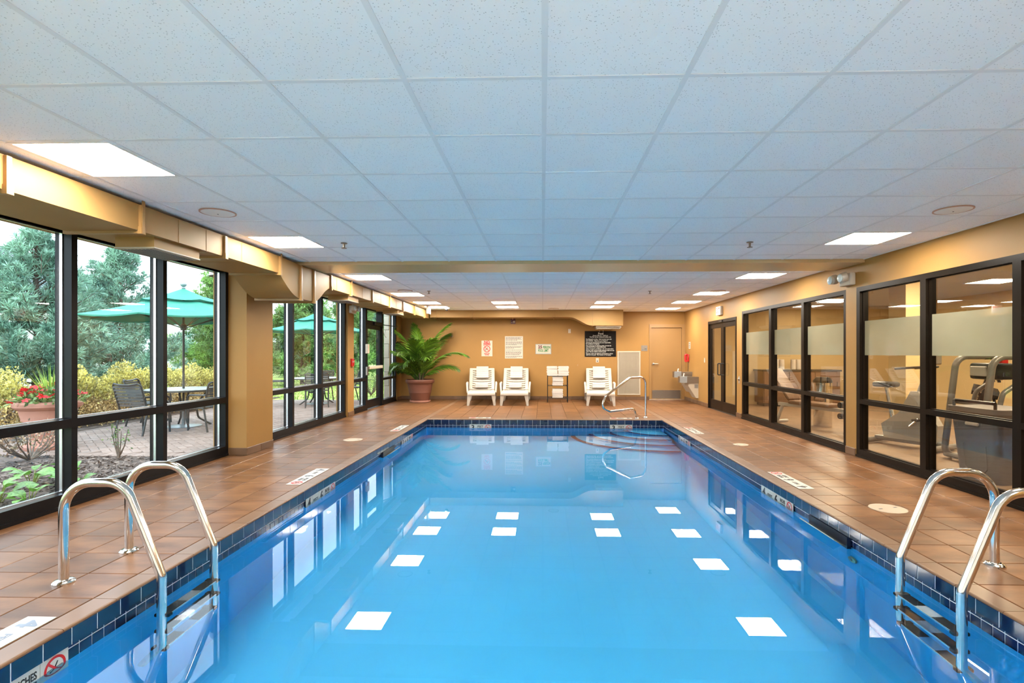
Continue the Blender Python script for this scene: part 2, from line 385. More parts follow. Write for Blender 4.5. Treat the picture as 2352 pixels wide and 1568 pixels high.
# ================================================================== STRUCTURE
# ---- deck: three slabs with individual tiles
def chamfer_tile(name, m, sx, sy, t=0.012, c=0.003):
    mb = MB(); x, y = sx/2, sy/2
    mb.add([(-x,-y,-t),(x,-y,-t),(x,y,-t),(-x,y,-t),(-x,-y,-c),(x,-y,-c),(x,y,-c),(-x,y,-c),
            (-x+c,-y+c,0),(x-c,-y+c,0),(x-c,y-c,0),(-x+c,y-c,0)],
           [(4,5,9,8),(5,6,10,9),(6,7,11,10),(7,4,8,11),(8,9,10,11),(0,1,5,4),(1,2,6,5),(2,3,7,6),(3,0,4,7)])
    return mb.mesh(name, m)
_tc = {}
def tile_obj(m, x0, x1, y0, y1, parent, name='tile', z=0.0, gap=0.0055):
    k = (m, round(x1-x0, 3), round(y1-y0, 3))
    if k not in _tc: _tc[k] = chamfer_tile(name, m, x1-x0-gap, y1-y0-gap)
    return obj(name, _tc[k], parent, ((x0+x1)/2, (y0+y1)/2, z))
TX, TY = 0.31, 0.325
def steps(a, b, d, off=0.0):
    out = []; x = a
    if off: out.append((a, a+off)); x = a+off
    while x < b-1e-6: out.append((x, min(x+d, b))); x += d
    return [(p, q) for p, q in out if q-p > 0.02]
ROWS = [(2.86+TY*(k-5), 2.86+TY*(k-4)) for k in range(0, 46)]
ROWS = [(a, min(b, YB)) for a, b in ROWS if a < YB-0.03]
floor_l = struct(MB().box(XL-0.15, PXL-0.24, YN, YB, -0.35, -0.0135).box(XL-0.15, PXL, YN, YB, -0.0135, -0.0085).build('floor_left', 'deck_grout'), 'tiled pool deck by the garden windows')
floor_r = struct(MB().box(PXR+0.24, XR+0.12, YN, YB, -0.35, -0.0135).box(PXR, XR+0.12, YN, YB, -0.0135, -0.0085).build('floor_right', 'deck_grout'), 'tiled pool deck by the fitness room')
floor_f = struct(MB().box(PXL, PXR, PYF+0.24, YB, -0.35, -0.0135).box(PXL, PXR, PYF, YB, -0.0135, -0.0085).build('floor_far', 'deck_grout'), 'tiled deck behind the pool')
floor_n = struct(MB().box(PXL, PXR, YN, PYN, -0.35, -0.0005).build('floor_near', 'white_paint'))  # unseen floor, white picked to bounce light up to the ceiling
lc = [(-2.46-TX*(k+1), -2.46-TX*k) for k in range(5)]+[(XL+0.01, -2.46-TX*5)]
rc = [(2.53+TX*k, 2.53+TX*(k+1)) for k in range(5)]+[(2.53+TX*5, XR)]
rc = [(a, min(b, XR)) for a, b in rc if a < XR-0.01]
fr_rows = [(PYF+0.13+TY*k, min(PYF+0.13+TY*(k+1), YB)) for k in range(14)]
mc = [(PXL+0.31533*k, PXL+0.31533*(k+1)) for k in range(15)]
for (a, b) in ROWS:
    for (x0, x1) in lc: tile_obj('deck_tile', x0, x1, a, b, floor_l)
    for (x0, x1) in rc: tile_obj('deck_tile', x0, x1, a, b, floor_r)
for (a, b) in fr_rows:
    for (x0, x1) in mc: tile_obj('deck_tile', x0, x1, a, b, floor_f)
# rounded coping pieces along the pool edge
def coping_mesh(L):
    prof = [(0.0,-0.014),(0.0,-0.012)]+[(0.012-0.012*math.cos(a), -0.012+0.012*math.sin(a)) for a in (0.4,0.8,1.2,PI/2)]+[(0.128,0.0),(0.128,-0.014)]
    return MB().prism([(p[0],p[1]) for p in prof], -L/2+0.002, L/2-0.002, 'y').mesh('coping_tile', 'coping_tile')
cop = coping_mesh(TY); cop2 = coping_mesh(0.3153)
for (a, b) in ROWS:
    if b <= PYF+0.02 and a > PYN-0.1:
        obj('coping_tile', cop, floor_l, (PXL+0.004, (a+b)/2, 0), (0,0,PI)); obj('coping_tile', cop, floor_r, (PXR-0.004, (a+b)/2, 0))
for k in range(15): obj('coping_tile', cop2, floor_f, (PXL+0.3153*(k+0.5), PYF-0.004, 0), (0,0,PI/2))
for sx, fl in ((PXL-0.065, floor_l), (PXR+0.065, floor_r)): tile_obj('coping_tile', sx-0.065, sx+0.065, 10.66, 10.985, fl)
for (a, b) in ROWS:
    if a >= PYF-0.2:
        if a > PYF+0.1:
            tile_obj('coping_tile', -2.46, PXL, a, b, floor_l); tile_obj('coping_tile', PXR, 2.53, a, b, floor_r)

# ---- pool basin: walls with waterline tiles
WZ = -0.172
def pool_wall(name, ax, c, s0, s1, sgn, label):
    """ax 'x': wall plane x=c running along y; ax 'y': plane y=c along x. sgn = direction pointing into the pool"""
    back = c-sgn*0.035
    mb = MB()
    if ax == 'x': mb.box(min(back-sgn*0.2, back), max(back-sgn*0.2, back), s0, s1, -1.6, -0.014)
    else: mb.box(s0, s1, min(back-sgn*0.2, back), max(back-sgn*0.2, back), -1.6, -0.014)
    wall = struct(mb.build(name, 'pool_plaster'), label)
    g = MB()   # white grout bed behind the tiles
    if ax == 'x': g.box(min(back, back+sgn*0.003), max(back, back+sgn*0.003), s0, s1, -0.30, -0.014)
    else: g.box(s0, s1, min(back, back+sgn*0.003), max(back, back+sgn*0.003), -0.30, -0.014)
    if ax == 'x': g.box(min(back, back+sgn*0.0345), max(back, back+sgn*0.0345), s0, s1, -0.0995, -0.0145)
    else: g.box(s0, s1, min(back, back+sgn*0.0345), max(back, back+sgn*0.0345), -0.0995, -0.0145)
    g.build('grout_bed', 'tile_grout', wall)
    def blk(nm, m, a0, a1, z0, z1, depth):
        k = (nm, ax, sgn, round(a1-a0,3), round(z1-z0,3))
        if k not in _tc:
            q = MB(); h = (a1-a0)/2; d0, d1 = sorted((0, sgn*depth)); e = 0.002
            if ax == 'x': q.rbox(d0, d1, -h, h, z0-z1, 0, e, 1)
            else: q.rbox(-h, h, d0, d1, z0-z1, 0, e, 1)
            _tc[k] = q.mesh(nm, m)
        mid = (a0+a1)/2; b = back+sgn*0.003
        obj(nm, _tc[k], wall, (b, mid, z1) if ax == 'x' else (mid, b, z1))
    n = int(round((s1-s0)/0.1525)); d = (s1-s0)/n
    for i in range(n):
        a = s0+d*i; blk('edge_tile', 'navy_tile', a+0.0026, a+d-0.0026, -0.100, -0.015, 0.034)
    rest = MB(); cnt = 0
    m2 = 2*n; d2 = (s1-s0)/m2
    order = sorted(range(m2), key=lambda i: s0+d2*i)
    for i in order:
        a = s0+d2*i
        for (z0, z1) in ((-0.1275,-0.102),(-0.205,-0.1325)):
            if ax == 'x' and a > 1.9 and cnt < 190: blk('waterline_tile', 'navy_small', a+0.0024, a+d2-0.0024, z0, z1, 0.004); cnt += 1
            else:
                b0 = back+sgn*0.003; e0, e1 = sorted((b0, b0+sgn*0.004))
                if ax == 'x': rest.box(e0, e1, a+0.0024, a+d2-0.0024, z0, z1)
                else: rest.box(a+0.0024, a+d2-0.0024, e0, e1, z0, z1)
    if rest.v: stuff(rest.build('waterline_tile_band', 'navy_small', wall))
    pl = MB()
    b0 = back+sgn*0.003; e0, e1 = sorted((b0, b0+sgn*0.004))
    if ax == 'x': pl.box(e0, e1, s0, s1, -1.6, -0.207)
    else: pl.box(s0, s1, e0, e1, -1.6, -0.207)
    pl.build('plaster_face', 'pool_plaster', wall)
    return wall
pw_l = pool_wall('wall_pool_left', 'x', PXL, PYN, PYF, 1, 'navy tiled left wall of the pool')
pw_r = pool_wall('wall_pool_right', 'x', PXR, PYN, PYF, -1, 'navy tiled right wall of the pool')
pw_f = pool_wall('wall_pool_far', 'y', PYF, PXL-0.034, PXR+0.034, -1, 'navy tiled far wall of the pool')
struct(MB().box(PXL-0.2, PXR+0.2, PYN-0.2, PYN, -1.6, -0.014).build('wall_pool_near', 'pool_plaster'))
fp = MB(); fp.prism([(PYN,-1.42),(4.5,-1.42),(PYF,-1.08),(PYF,-1.8),(PYN,-1.8)], PXL-0.1, PXR+0.1, 'x')
struct(fp.build('floor_pool', 'pool_plaster'), 'blue pool floor')
wtr = MB(); wtr.add([(PXL-0.03,PYN-0.0,WZ),(PXR+0.03,PYN-0.0,WZ),(PXR+0.03,PYF+0.03,WZ),(PXL-0.03,PYF+0.03,WZ)], [(0,1,2,3)])
wo = wtr.build('pool_water', 'water')
if wo.data.polygons[0].normal.z < 0: wo.data.flip_normals()
tag(wo, 'still clear blue water filling the swimming pool', 'water', kind='stuff')
# curved entry steps in the far right corner
st = thing('pool_steps', 'curved underwater entry steps with navy edges in the far right pool corner', 'pool steps', (PXR-0.035, PYF-0.035, 0))
for i, (r, z) in enumerate(((0.66,-0.40),(0.95,-0.62),(1.28,-0.84),(1.60,-1.04))):
    arc = [(-r*1.12*math.cos(a), -r*math.sin(a)) for a in [PI/2*k/20 for k in range(21)]]
    MB().prism([(0,0)]+arc, -1.15, z).build('step', 'pool_plaster', st)
    a2 = [(-(r+0.004)*1.12*math.cos(a), -(r+0.004)*math.sin(a)) for a in [PI/2*k/20 for k in range(21)]]
    a3 = [(-(r-0.075)*1.12*math.cos(a), -(r-0.075)*math.sin(a)) for a in [PI/2*k/20 for k in range(21)]]
    MB().prism(a2+a3[::-1], z-0.03, z+0.004).build('step_edge', 'step_navy', st)

# ---- walls
def wallbox(name, *b, m='wall_paint', label=None): return struct(MB().box(*b).build(name, m), label)
wl_ = wallbox('wall_left', XL-0.20, XL+0.02, YN, -1.2, GZ-0.3, CZ+0.1)
def wl_part(nm, *b): return MB().box(*b).build(nm, 'wall_paint', wl_)
wl_part('header', XL-0.20, XL+0.02, -1.2, YB, 2.40, CZ+0.1)
wl_part('column', XL-0.20, -3.885, 6.92, 7.60, 0, CZ+0.0)
wl_part('pier', XL-0.20, -4.085, 11.125, 11.484, 0, 2.40)
wl_part('pier', XL-0.20, XL+0.02, 15.02, YB, 0, 2.40)
wr_ = wallbox('wall_right', XR, XR+0.12, YN, 1.4, 0, CZ+0.1)
def wr_part(nm, *b): return MB().box(*b).build(nm, 'wall_paint', wr_)
wr_part('header', XR, XR+0.12, 1.4, 11.107, 2.195, CZ+0.1)
wr_part('pier', XR, XR+0.12, 7.102, 7.342, 0, 2.195)
wr_part('pier', XR, XR+0.12, 11.107, 11.402, 0, CZ+0.1)
wr_part('header', XR, XR+0.12, 11.402, 13.325, 2.11, CZ+0.1)
wr_part('pier', XR, XR+0.12, 13.325, YB+0.2, 0, CZ+0.1)
wb = struct(MB().box(XL-0.2, 3.071, YB, YB+0.15, -0.3, CZ+0.1).box(3.071, XR+0.12, YB, YB+0.15, 2.17, CZ+0.1).box(3.071, XR+0.12, YB+0.1, YB+0.15, -0.1, 2.17).build('wall_back', 'wall_paint'))
wallbox('wall_near', XL-0.2, XR+0.12, YN-0.15, YN, -0.3, CZ+0.1, m='white_paint')  # unseen end wall, made white to reflect more light onto the ceiling
# tile baseboards (individual base tiles)
bb_b = struct(MB().box(XL+0.02, 3.065, YB-0.004, YB, 0, 0.092).build('baseboard_back', 'deck_grout'))
for a, b in steps(XL+0.02, 3.06, TX): MB().rbox(a+0.002, b-0.002, YB-0.014, YB-0.003, 0.001, 0.096, 0.003, 1).build('base_tile', 'base_tile', bb_b)
bb_r = struct(MB().box(XR-0.004, XR, 13.33, YB, 0, 0.092).build('baseboard_right', 'deck_grout'))
for a, b in steps(13.33, YB-0.02, TX)+[(11.115,11.395),(7.11,7.335)]: MB().rbox(XR-0.016, XR-0.0, a+0.002, b-0.002, 0.001, 0.098, 0.003, 1).build('base_tile', 'base_tile', bb_r)
bb_l = struct(MB().box(XL+0.02, XL+0.025, 15.03, YB, 0, 0.09).build('baseboard_left', 'deck_grout'))
for a, b in ((6.92,7.26),(7.264,7.60)): MB().rbox(-3.888, -3.872, a, b, 0.001, 0.098, 0.003, 1).build('base_tile', 'base_tile', bb_l)
MB().rbox(XL+0.005, -3.872, 6.906, 6.922, 0.001, 0.098, 0.003, 1).build('base_tile', 'base_tile', bb_l)
MB().rbox(-4.088, -4.072, 11.13, 11.48, 0.001, 0.098, 0.003, 1).build('base_tile', 'base_tile', bb_l)
MB().rbox(XL+0.018, XL+0.034, 15.03, YB-0.016, 0.001, 0.098, 0.003, 1).build('base_tile', 'base_tile', bb_l)

# ---- ceiling
ceil = struct(MB().box(XL-0.2, XR+0.12, YN-0.15, YB+0.15, CZ+0.025, CZ+0.12).build('ceiling', 'white_paint'), 'white suspended tile ceiling')
X0, Y0, T = 0.009, 1.708, 0.61
cols = [(X0+T*c, X0+T*(c+1)) for c in range(-6, 7)]; cols = [(a, min(b, XR)) for a, b in cols]
rows_n = [(Y0+T*r, min(Y0+T*(r+1), 6.92)) for r in range(-6, 9)]; rows_n = [(max(a, YN), b) for a, b in rows_n if b > a]
YF0 = Y0+T*9.42
rows_f = [(YF0+T*r, min(YF0+T*(r+1), YB)) for r in range(0, 14)]; rows_f = [(max(a, 7.63), b) for a, b in rows_f if b-a > 0.02]
LIGHTS = [(-5,2,0),(5,2,0),(-5,6,0),(5,6,0),(-5,-2,0),(5,-2,0),(-2,-2,0),(2,-2,0),(-5,1,1),(5,1,1),(-5,5,1),(5,5,1),(-5,8,1),(5,8,1),(-5,10,1),(5,11,1),(-2,8,1),(-2,10,1),(2,8,1),(2,10,1)]  # inner pair behind the camera is added, to brighten the ceiling by bounce
def lit(c, r, far): return (c, r, far) in LIGHTS
_ct = {}
def ctile(x0, x1, y0, y1):
    k = (round(x1-x0, 3), round(y1-y0, 3))
    if k not in _ct:
        hx, hy = (x1-x0)/2-0.011, (y1-y0)/2-0.011
        _ct[k] = MB().box(-hx, hx, -hy, hy, 0, 0.014).mesh('ceiling_tile', 'ceiling_tile')
    return obj('ceiling_tile', _ct[k], ceil, ((x0+x1)/2, (y0+y1)/2, CZ+0.004))
back_t = MB()
for ci, (x0, x1) in zip(range(-6, 7), cols):
    for ri, (y0, y1) in zip(range(-6, 9), rows_n):
        if lit(ci, ri, 0): continue
        if y1 > 1.2: ctile(x0, x1, y0, y1)
        else: back_t.box(x0+0.011, x1-0.011, y0+0.011, y1-0.011, CZ+0.004, CZ+0.018)
    for ri, (y0, y1) in zip(range(0, 14), rows_f):
        if lit(ci, ri, 1): continue
        ctile(x0, x1, y0, y1)
back_t.box(XL, X0-T*6-0.011, YN, YB, CZ+0.004, CZ+0.018)
stuff(back_t.build('ceiling_tile_field', 'ceiling_tile', ceil))
for c in range(-6, 7):
    x = X0+T*c
    for a, b in ((YN, 6.92), (7.63, YB)): MB().box(x-0.012, x+0.012, a, b, CZ-0.0, CZ+0.012).build('grid_runner', 'grid_white', ceil)
for y in [a for a, b in rows_n[1:]]+[a for a, b in rows_f[1:]]:
    MB().box(XL, XR, y-0.012, y+0.012, CZ+0.0008, CZ+0.012).build('grid_tee', 'grid_white', ceil)
MB().box(XR-0.02, XR, YN, YB, CZ-0.001, CZ+0.012).build('wall_angle', 'grid_white', ceil)
MB().box(XL, XR, YB-0.02, YB, CZ-0.001, CZ+0.012).build('wall_angle', 'grid_white', ceil)
bm_ = struct(MB().box(-3.9, XR, 6.92, 7.63, 2.494, CZ+0.05).build('trim_1', 'beam_paint'), 'painted beam band crossing the ceiling')

# ---- window frames
def mull(mb, ax_x, y0, y1, z0, z1, d): mb.box(min(ax_x, ax_x+d), max(ax_x, ax_x+d), y0, y1, z0, z1)
def window(name, xin, dirn, y0, y1, mulls, zt, m, glass, rail=True, film=False, label=None, depth=0.15, sill=0.125, railz=(0.69,0.765)):
    """curtain-wall unit: xin = inner face, dirn = outward x direction; mulls = list of (ya, yb) mullion faces incl. jambs"""
    d = dirn*depth
    f = MB(); mull(f, xin, y0, y1, 0.0, 0.055, d); f.box(min(xin-dirn*0.012, xin), max(xin-dirn*0.012, xin), y0, y1, 0.0, 0.03)
    root = struct(f.build(name, m), label)
    MB().box(min(xin, xin+d), max(xin, xin+d), y0, y1, 0.055, sill).build('sill', m, root)
    MB().box(min(xin, xin+d), max(xin, xin+d), y0, y1, zt, zt+0.06).build('head', m, root)
    for a, b in mulls: MB().box(min(xin, xin+d), max(xin, xin+d), a, b, sill, zt).build('mullion', m, root)
    gx = xin+dirn*(depth-0.045)
    for (a0, a1), (b0, b1) in zip(mulls[:-1], mulls[1:]):
        p0, p1 = a1, b0
        spans = [(sill, railz[0]), (railz[1], zt)] if rail else [(sill, zt)]
        if rail: MB().box(min(xin, xin+d), max(xin, xin+d), p0, p1, railz[0], railz[1]).build('rail', m, root)
        for z0, z1 in spans:
            pn = MB().box(gx-0.003, gx+0.003, p0, p1, z0, z1).build('pane', glass, root)
            e = MB(); s = 0.010; x0, x1 = sorted((gx-dirn*0.003, gx-dirn*0.028))
            e.box(x0, x1, p0, p0+s, z0, z1).box(x0, x1, p1-s, p1, z0, z1).box(x0, x1, p0+s, p1-s, z0, z0+s).box(x0, x1, p0+s, p1-s, z1-s, z1)
            e.build('glazing_bead', 'aluminium' if glass == 'window_glass' else m, pn)
            if film and z1 > 1.9:
                fx = gx-dirn*0.0045
                MB().box(min(fx, fx-dirn*0.001), max(fx, fx-dirn*0.001), p0+s, p1-s, 1.315, 1.755).build('frosted_film', 'frosted_film', pn)
    return root
window('window_1', XL, -1, -1.2, 6.92, [(-1.2,-1.14)]+[(y-0.06, y) for y in (0.08, 1.22, 2.36, 3.50, 4.635, 5.772, 6.92)], 2.40, 'dark_frame', 'window_glass', label='dark framed garden window nearest the camera')
window('window_2', XL, -1, 7.60, 11.125, [(7.60,7.64),(8.735,8.795),(9.90,9.963),(11.06,11.125)], 2.40, 'dark_frame', 'window_glass', label='dark framed garden window past the column')
window('window_3', XL, -1, 11.484, 12.46, [(11.484,11.50),(12.40,12.46)], 2.40, 'dark_frame', 'window_glass', label='narrow side window before the garden door')
window('window_4', XL, -1, 13.72, 15.02, [(13.72,13.80),(14.94,15.02)], 2.40, 'dark_frame', 'window_glass', label='narrow side window by the potted palm', railz=(0.64,0.70))
window('window_5', XR, 1, 1.4, 7.102, [(1.4,1.46),(2.42,2.48),(3.53,3.60),(4.70,4.787),(5.84,5.927),(7.03,7.102)], 2.135, 'bronze', 'tinted_glass', film=True, label='bronze framed fitness room window nearest the camera', depth=0.11, sill=0.10, railz=(0.69,0.745))
window('window_6', XR, 1, 7.342, 11.107, [(7.342,7.40),(8.51,8.593),(9.71,9.798),(11.04,11.107)], 2.135, 'bronze', 'tinted_glass', film=True, label='bronze framed fitness room window by the double door', depth=0.11, sill=0.10, railz=(0.69,0.75))

# ---- garden door (left) with transom
d3 = struct(MB().box(XL-0.15, XL, 12.46, 12.52, 0, 2.40).box(XL-0.15, XL, 13.66, 13.72, 0, 2.40).box(XL-0.15, XL, 12.52, 13.66, 2.36, 2.40).box(XL-0.15, XL, 12.52, 13.66, 2.02, 2.12).build('door_3', 'dark_frame'), 'glass garden exit door with push bar')
lf = MB(); xa, xb = XL-0.07, XL-0.025
lf.box(xa, xb, 12.525, 12.62, 0.02, 2.015).box(xa, xb, 13.56, 13.655, 0.02, 2.015).box(xa, xb, 12.62, 13.56, 0.02, 0.22).box(xa, xb, 12.62, 13.56, 1.92, 2.015)
leaf = lf.build('door_leaf', 'dark_frame', d3)
MB().box(-4.181, -4.175, 12.62, 13.56, 0.22, 1.92).build('pane', 'window_glass', leaf)
MB().box(-4.203, -4.197, 12.52, 13.66, 2.12, 2.36).build('transom_pane', 'window_glass', d3)
MB().rbox(XL-0.005, XL+0.045, 12.56, 13.62, 0.955, 1.03, 0.012, 2).build('push_bar', 'grille_white', leaf, True)
MB().rbox(XL-0.03, XL+0.05, 12.95, 13.45, 2.03, 2.10, 0.01, 1).build('door_closer', 'black_metal', d3)
MB().tube([(XL+0.05,13.40,2.06),(XL+0.30,13.75,2.03),(XL+0.32,13.95,2.03)], 0.012, 6).build('closer_arm', 'black_metal', d3)
MB().tube([(XL+0.02,13.66,1.97),(XL+0.05,13.72,1.80),(XL+0.07,13.80,1.74),(XL+0.05,13.86,1.80),(XL+0.03,13.86,1.95)], 0.006, 6).build('cord_loop', 'plastic_white', d3, True)

# ---- back door
d1 = struct(MB().box(3.071, 3.13, YB-0.02, YB+0.10, 0, 2.17).box(4.0, XR, YB-0.02, YB+0.10, 0, 2.17).box(3.13, 4.0, YB-0.02, YB+0.10, 2.07, 2.17).build('door_1', 'door_paint'), 'plain beige door in the back wall')
lf = MB().box(3.134, 3.996, YB+0.02, YB+0.06, 0.012, 2.066).build('door_leaf', 'door_paint', d1)
MB().box(3.16, 3.97, YB+0.016, YB+0.02, 0.03, 0.275).build('kick_plate', 'brushed', lf)
hd = MB(); hd.lathe([(0.034,0),(0.034,0.012),(0.016,0.016),(0.014,0.05)], 14); hd.xf(Matrix.Translation((3.20, YB+0.02, 1.03)) @ Matrix.Rotation(PI/2, 4, 'X'))
hd.tube([(3.20,YB-0.028,1.03),(3.25,YB-0.034,1.03),(3.33,YB-0.03,1.03)], 0.011, 8); hd.build('handle', 'brushed', lf, True)
MB().box(3.07, XR, YB-0.03, YB+0.02, 0.0, 0.012).build('threshold', 'aluminium', d1)

# ---- bronze double door to the fitness room
d2 = struct(MB().box(XR-0.01, XR+0.13, 11.402, 11.45, 0, 2.11).box(XR-0.01, XR+0.13, 13.277, 13.325, 0, 2.11).box(XR-0.01, XR+0.13, 11.45, 13.277, 2.04, 2.11).build('door_2', 'bronze'), 'bronze framed glass double door to the fitness room')
for a, b, hy in ((11.455, 12.36, 12.26), (12.365, 13.272, 12.46)):
    l = MB(); xa, xb = XR+0.02, XR+0.065
    l.box(xa, xb, a, a+0.09, 0.015, 2.035).box(xa, xb, b-0.09, b, 0.015, 2.035).box(xa, xb, a+0.09, b-0.09, 0.015, 0.23).box(xa, xb, a+0.09, b-0.09, 1.93, 2.035)
    lf = l.build('door_leaf', 'bronze', d2)
    MB().box(XR+0.04, XR+0.046, a+0.09, b-0.09, 0.23, 1.93).build('pane', 'tinted_glass', lf)
    MB().tube(fillet([(XR+0.02,hy,0.84),(XR-0.05,hy,0.84),(XR-0.05,hy,1.10),(XR+0.02,hy,1.10)], 0.02), 0.012, 8).build('pull_handle', 'black_metal', lf, True)
MB().box(XR-0.03, XR, 12.25, 12.47, 2.05, 2.09).build('door_stop', 'black_metal', d2)

# ---- exterior return wall of stone blocks beyond the last garden window
ow = struct(MB().box(-4.66, XL-0.16, 15.62, 15.95, GZ-0.2, 2.9).build('wall_outside', 'paver_joint'), 'pale stone block wall outside')
for r in range(7):
    off = 0.3 if r % 2 else 0.0
    for a, b in steps(-4.66, XL-0.17, 0.6, off*0.5): MB().rbox(a+0.004, b-0.004, 15.60, 15.63, GZ+0.41*r+0.004, GZ+0.41*(r+1)-0.004, 0.006, 1).build('stone_block', 'stone_block', ow)

# ================================================================== CEILING THINGS
lens = MB().box(-0.278, 0.278, -0.278, 0.278, 0, 0.006).mesh('diffuser', 'lamp_lens')
fm = MB()
for a in (0, PI/2, PI, 3*PI/2):
    k = len(fm.v); fm.box(-0.298, 0.298, 0.278, 0.298, -0.002, 0.012); fm.xf(Matrix.Rotation(a, 4, 'Z'), k)
lframe = fm.mesh('frame', 'grid_white')
LL = {(-5,2,0):'big square ceiling light at top left nearest the camera', (5,2,0):'square ceiling light at the far right edge of the ceiling',
      (-5,6,0):'square ceiling light left of the sprinkler, before the beam', (5,6,0):'square ceiling light before the beam on the fitness room side',
      (-5,-2,0):'square ceiling light behind the camera on the window side', (5,-2,0):'square ceiling light behind the camera on the fitness room side',
      (-2,-2,0):'added unseen fill light in the ceiling behind the camera left of the middle', (2,-2,0):'added unseen fill light in the ceiling behind the camera right of the middle',  # made-up pair, put in to light the unseen white end of the room
      (-5,1,1):'square ceiling light just past the beam on the window side', (5,1,1):'square ceiling light just past the beam on the fitness room side',
      (-5,5,1):'second square ceiling light past the beam on the window side', (5,5,1):'second square ceiling light past the beam on the fitness room side',
      (-5,8,1):'third square ceiling light past the beam on the window side', (5,8,1):'third square ceiling light past the beam on the fitness room side',
      (-5,10,1):'last square ceiling light beside the hanging exit sign', (5,11,1):'last square ceiling light before the beige back door',
      (-2,8,1):'front light of the left middle pair near the back wall', (-2,10,1):'rear light of the left middle pair near the back wall',
      (2,8,1):'front light of the right middle pair near the back wall', (2,10,1):'rear light of the right middle pair near the back wall'}
for (c, r, far) in LIGHTS:
    x = X0+T*(c+0.5); y = (YF0 if far else Y0)+T*(r+0.5)
    t = thing('ceiling_light', LL[(c,r,far)], 'ceiling light', (x, y, CZ), 0, 'square recessed ceiling lights')
    obj('diffuser', lens, t, (0,0,0.001)); obj('frame', lframe, t)
sp_face = MB().lathe([(0.0,-0.014),(0.06,-0.013),(0.118,-0.009),(0.130,-0.004)], 28, capb=False).mesh('speaker_cover', 'white_paint', True)
rg = MB(); ring(rg, 0.129, 0.141, -0.006, 0.002); sp_ring = rg.mesh('rim', 'copper_ring')
dot = MB().lathe([(0.006,-0.017),(0.006,-0.012)], 8).mesh('screw', 'ink_grey')
for x, y, l in ((-2.745,4.45,'round ceiling speaker near the front garden window duct'),(3.41,4.55,'round ceiling speaker above the near fitness room window'),
                (-2.62,10.15,'round ceiling speaker past the beam on the garden side'),(3.37,10.38,'round ceiling speaker past the beam on the fitness room side'),(0.30,14.35,'round ceiling speaker close to the back wall')):
    t = thing('ceiling_speaker', l, 'speaker', (x, y, CZ), 0, 'round ceiling speakers')
    obj('speaker_cover', sp_face, t); obj('rim', sp_ring, t); obj('screw', dot, t)
body = MB().lathe([(0.035,0.0),(0.035,-0.006),(0.012,-0.010),(0.010,-0.045),(0.016,-0.05)][::-1], 12).mesh('sprinkler_body', 'brushed', True)
defl = MB().lathe([(0.028,-0.058),(0.030,-0.054),(0.006,-0.050)], 12).mesh('deflector', 'brushed')
for x, y, l in ((-2.145,5.73,'fire sprinkler head before the beam on the garden side'),(2.224,5.81,'fire sprinkler head before the beam on the fitness room side'),
                (-2.176,10.2,'fire sprinkler head past the beam on the garden side'),(2.06,10.33,'fire sprinkler head past the beam on the fitness room side')):
    t = thing('sprinkler', l, 'sprinkler', (x, y, CZ), 0, 'ceiling fire sprinklers'); obj('sprinkler_body', body, t); obj('deflector', defl, t)
t = thing('security_camera', 'small dome camera on the ceiling above the palm', 'camera', (-2.55, 14.2, CZ))
MB().lathe([(0.05,0),(0.05,-0.02),(0.045,-0.025)][::-1], 16).build('mount', 'grille_white', t); MB().sphere((0,0,-0.03), 0.04, 12, 8).build('dome', 'black_plastic', t, True)

# ---- air duct along the garden windows
DX0, DX1, DT, DB = -3.73, -3.15, 2.505, 2.30
duct = thing('air_duct', 'beige painted metal air duct running above the garden windows', 'duct', (0,0,0))
def duct_box(y0, y1): return MB().box(DX0, DX1, y0, y1, DB, DT).build('duct_section', 'duct_paint', duct)
fl_y = [0.85,1.95,3.05,4.10,5.21,6.32]; fl_f = [7.87,8.69,9.81,10.92,11.99,13.08,14.17]
for a, b in zip([0.0]+fl_y[:-1], fl_y): duct_box(a, b)
for a, b in zip(fl_f, fl_f[1:]+[14.75]): duct_box(a, b)
def bez(t): return t*t*(3-2*t)
low = 2.05
poly = [(6.32,DT-0.0),(6.32,DB)]+[(6.32+0.56*k/10, DB-(DB-low)*math.sin(PI/2*k/10)**1.15) for k in range(1,11)]+[(6.88,2.478),(6.90,2.478)]
poly = [(6.32,2.505),(6.32,DB)]+[(6.32+0.56*k/10, DB-(DB-low)*math.sin(PI/2*k/10)) for k in range(1,11)]+[(6.88,2.485)]
MB().prism(poly, DX0, DX1, 'x').build('duct_elbow', 'duct_paint', duct)
MB().box(DX0, DX1, 6.88, 7.28, low, 2.485).build('duct_section', 'duct_paint', duct)
poly = [(7.28,2.485),(7.28,low)]+[(7.28+0.59*k/10, low+(DB-low)*bez(k/10)) for k in range(1,11)]+[(7.87,2.485)]
MB().prism(poly, DX0, DX1, 'x').build('duct_elbow', 'duct_paint', duct)
def flange(y, zb, zt):
    f = MB(); e = 0.022; w_ = 0.016
    f.box(DX0-e, DX1+e, y-w_, y+w_, zb-e, zb+0.002).box(DX1-0.002, DX1+e, y-w_, y+w_, zb+0.002, zt).box(DX0-e, DX0+0.002, y-w_, y+w_, zb+0.002, zt)
    f.box(DX1-0.004, DX1+e+0.006, y-w_-0.006, y+w_+0.006, zb-e-0.004, zb+0.03)
    f.build('flange', 'duct_flange', duct)
for y in fl_y[1:]+fl_f: flange(y, DB, 2.50)
for y in (6.88, 7.28): flange(y, low, 2.48)
for y in (4.55, 4.93, 5.52, 8.12, 9.28, 10.35, 11.45):   # folded seams
    MB().box(DX0-0.003, DX1+0.003, y-0.005, y+0.005, DB-0.003, DT-0.01).build('seam', 'duct_paint', duct)
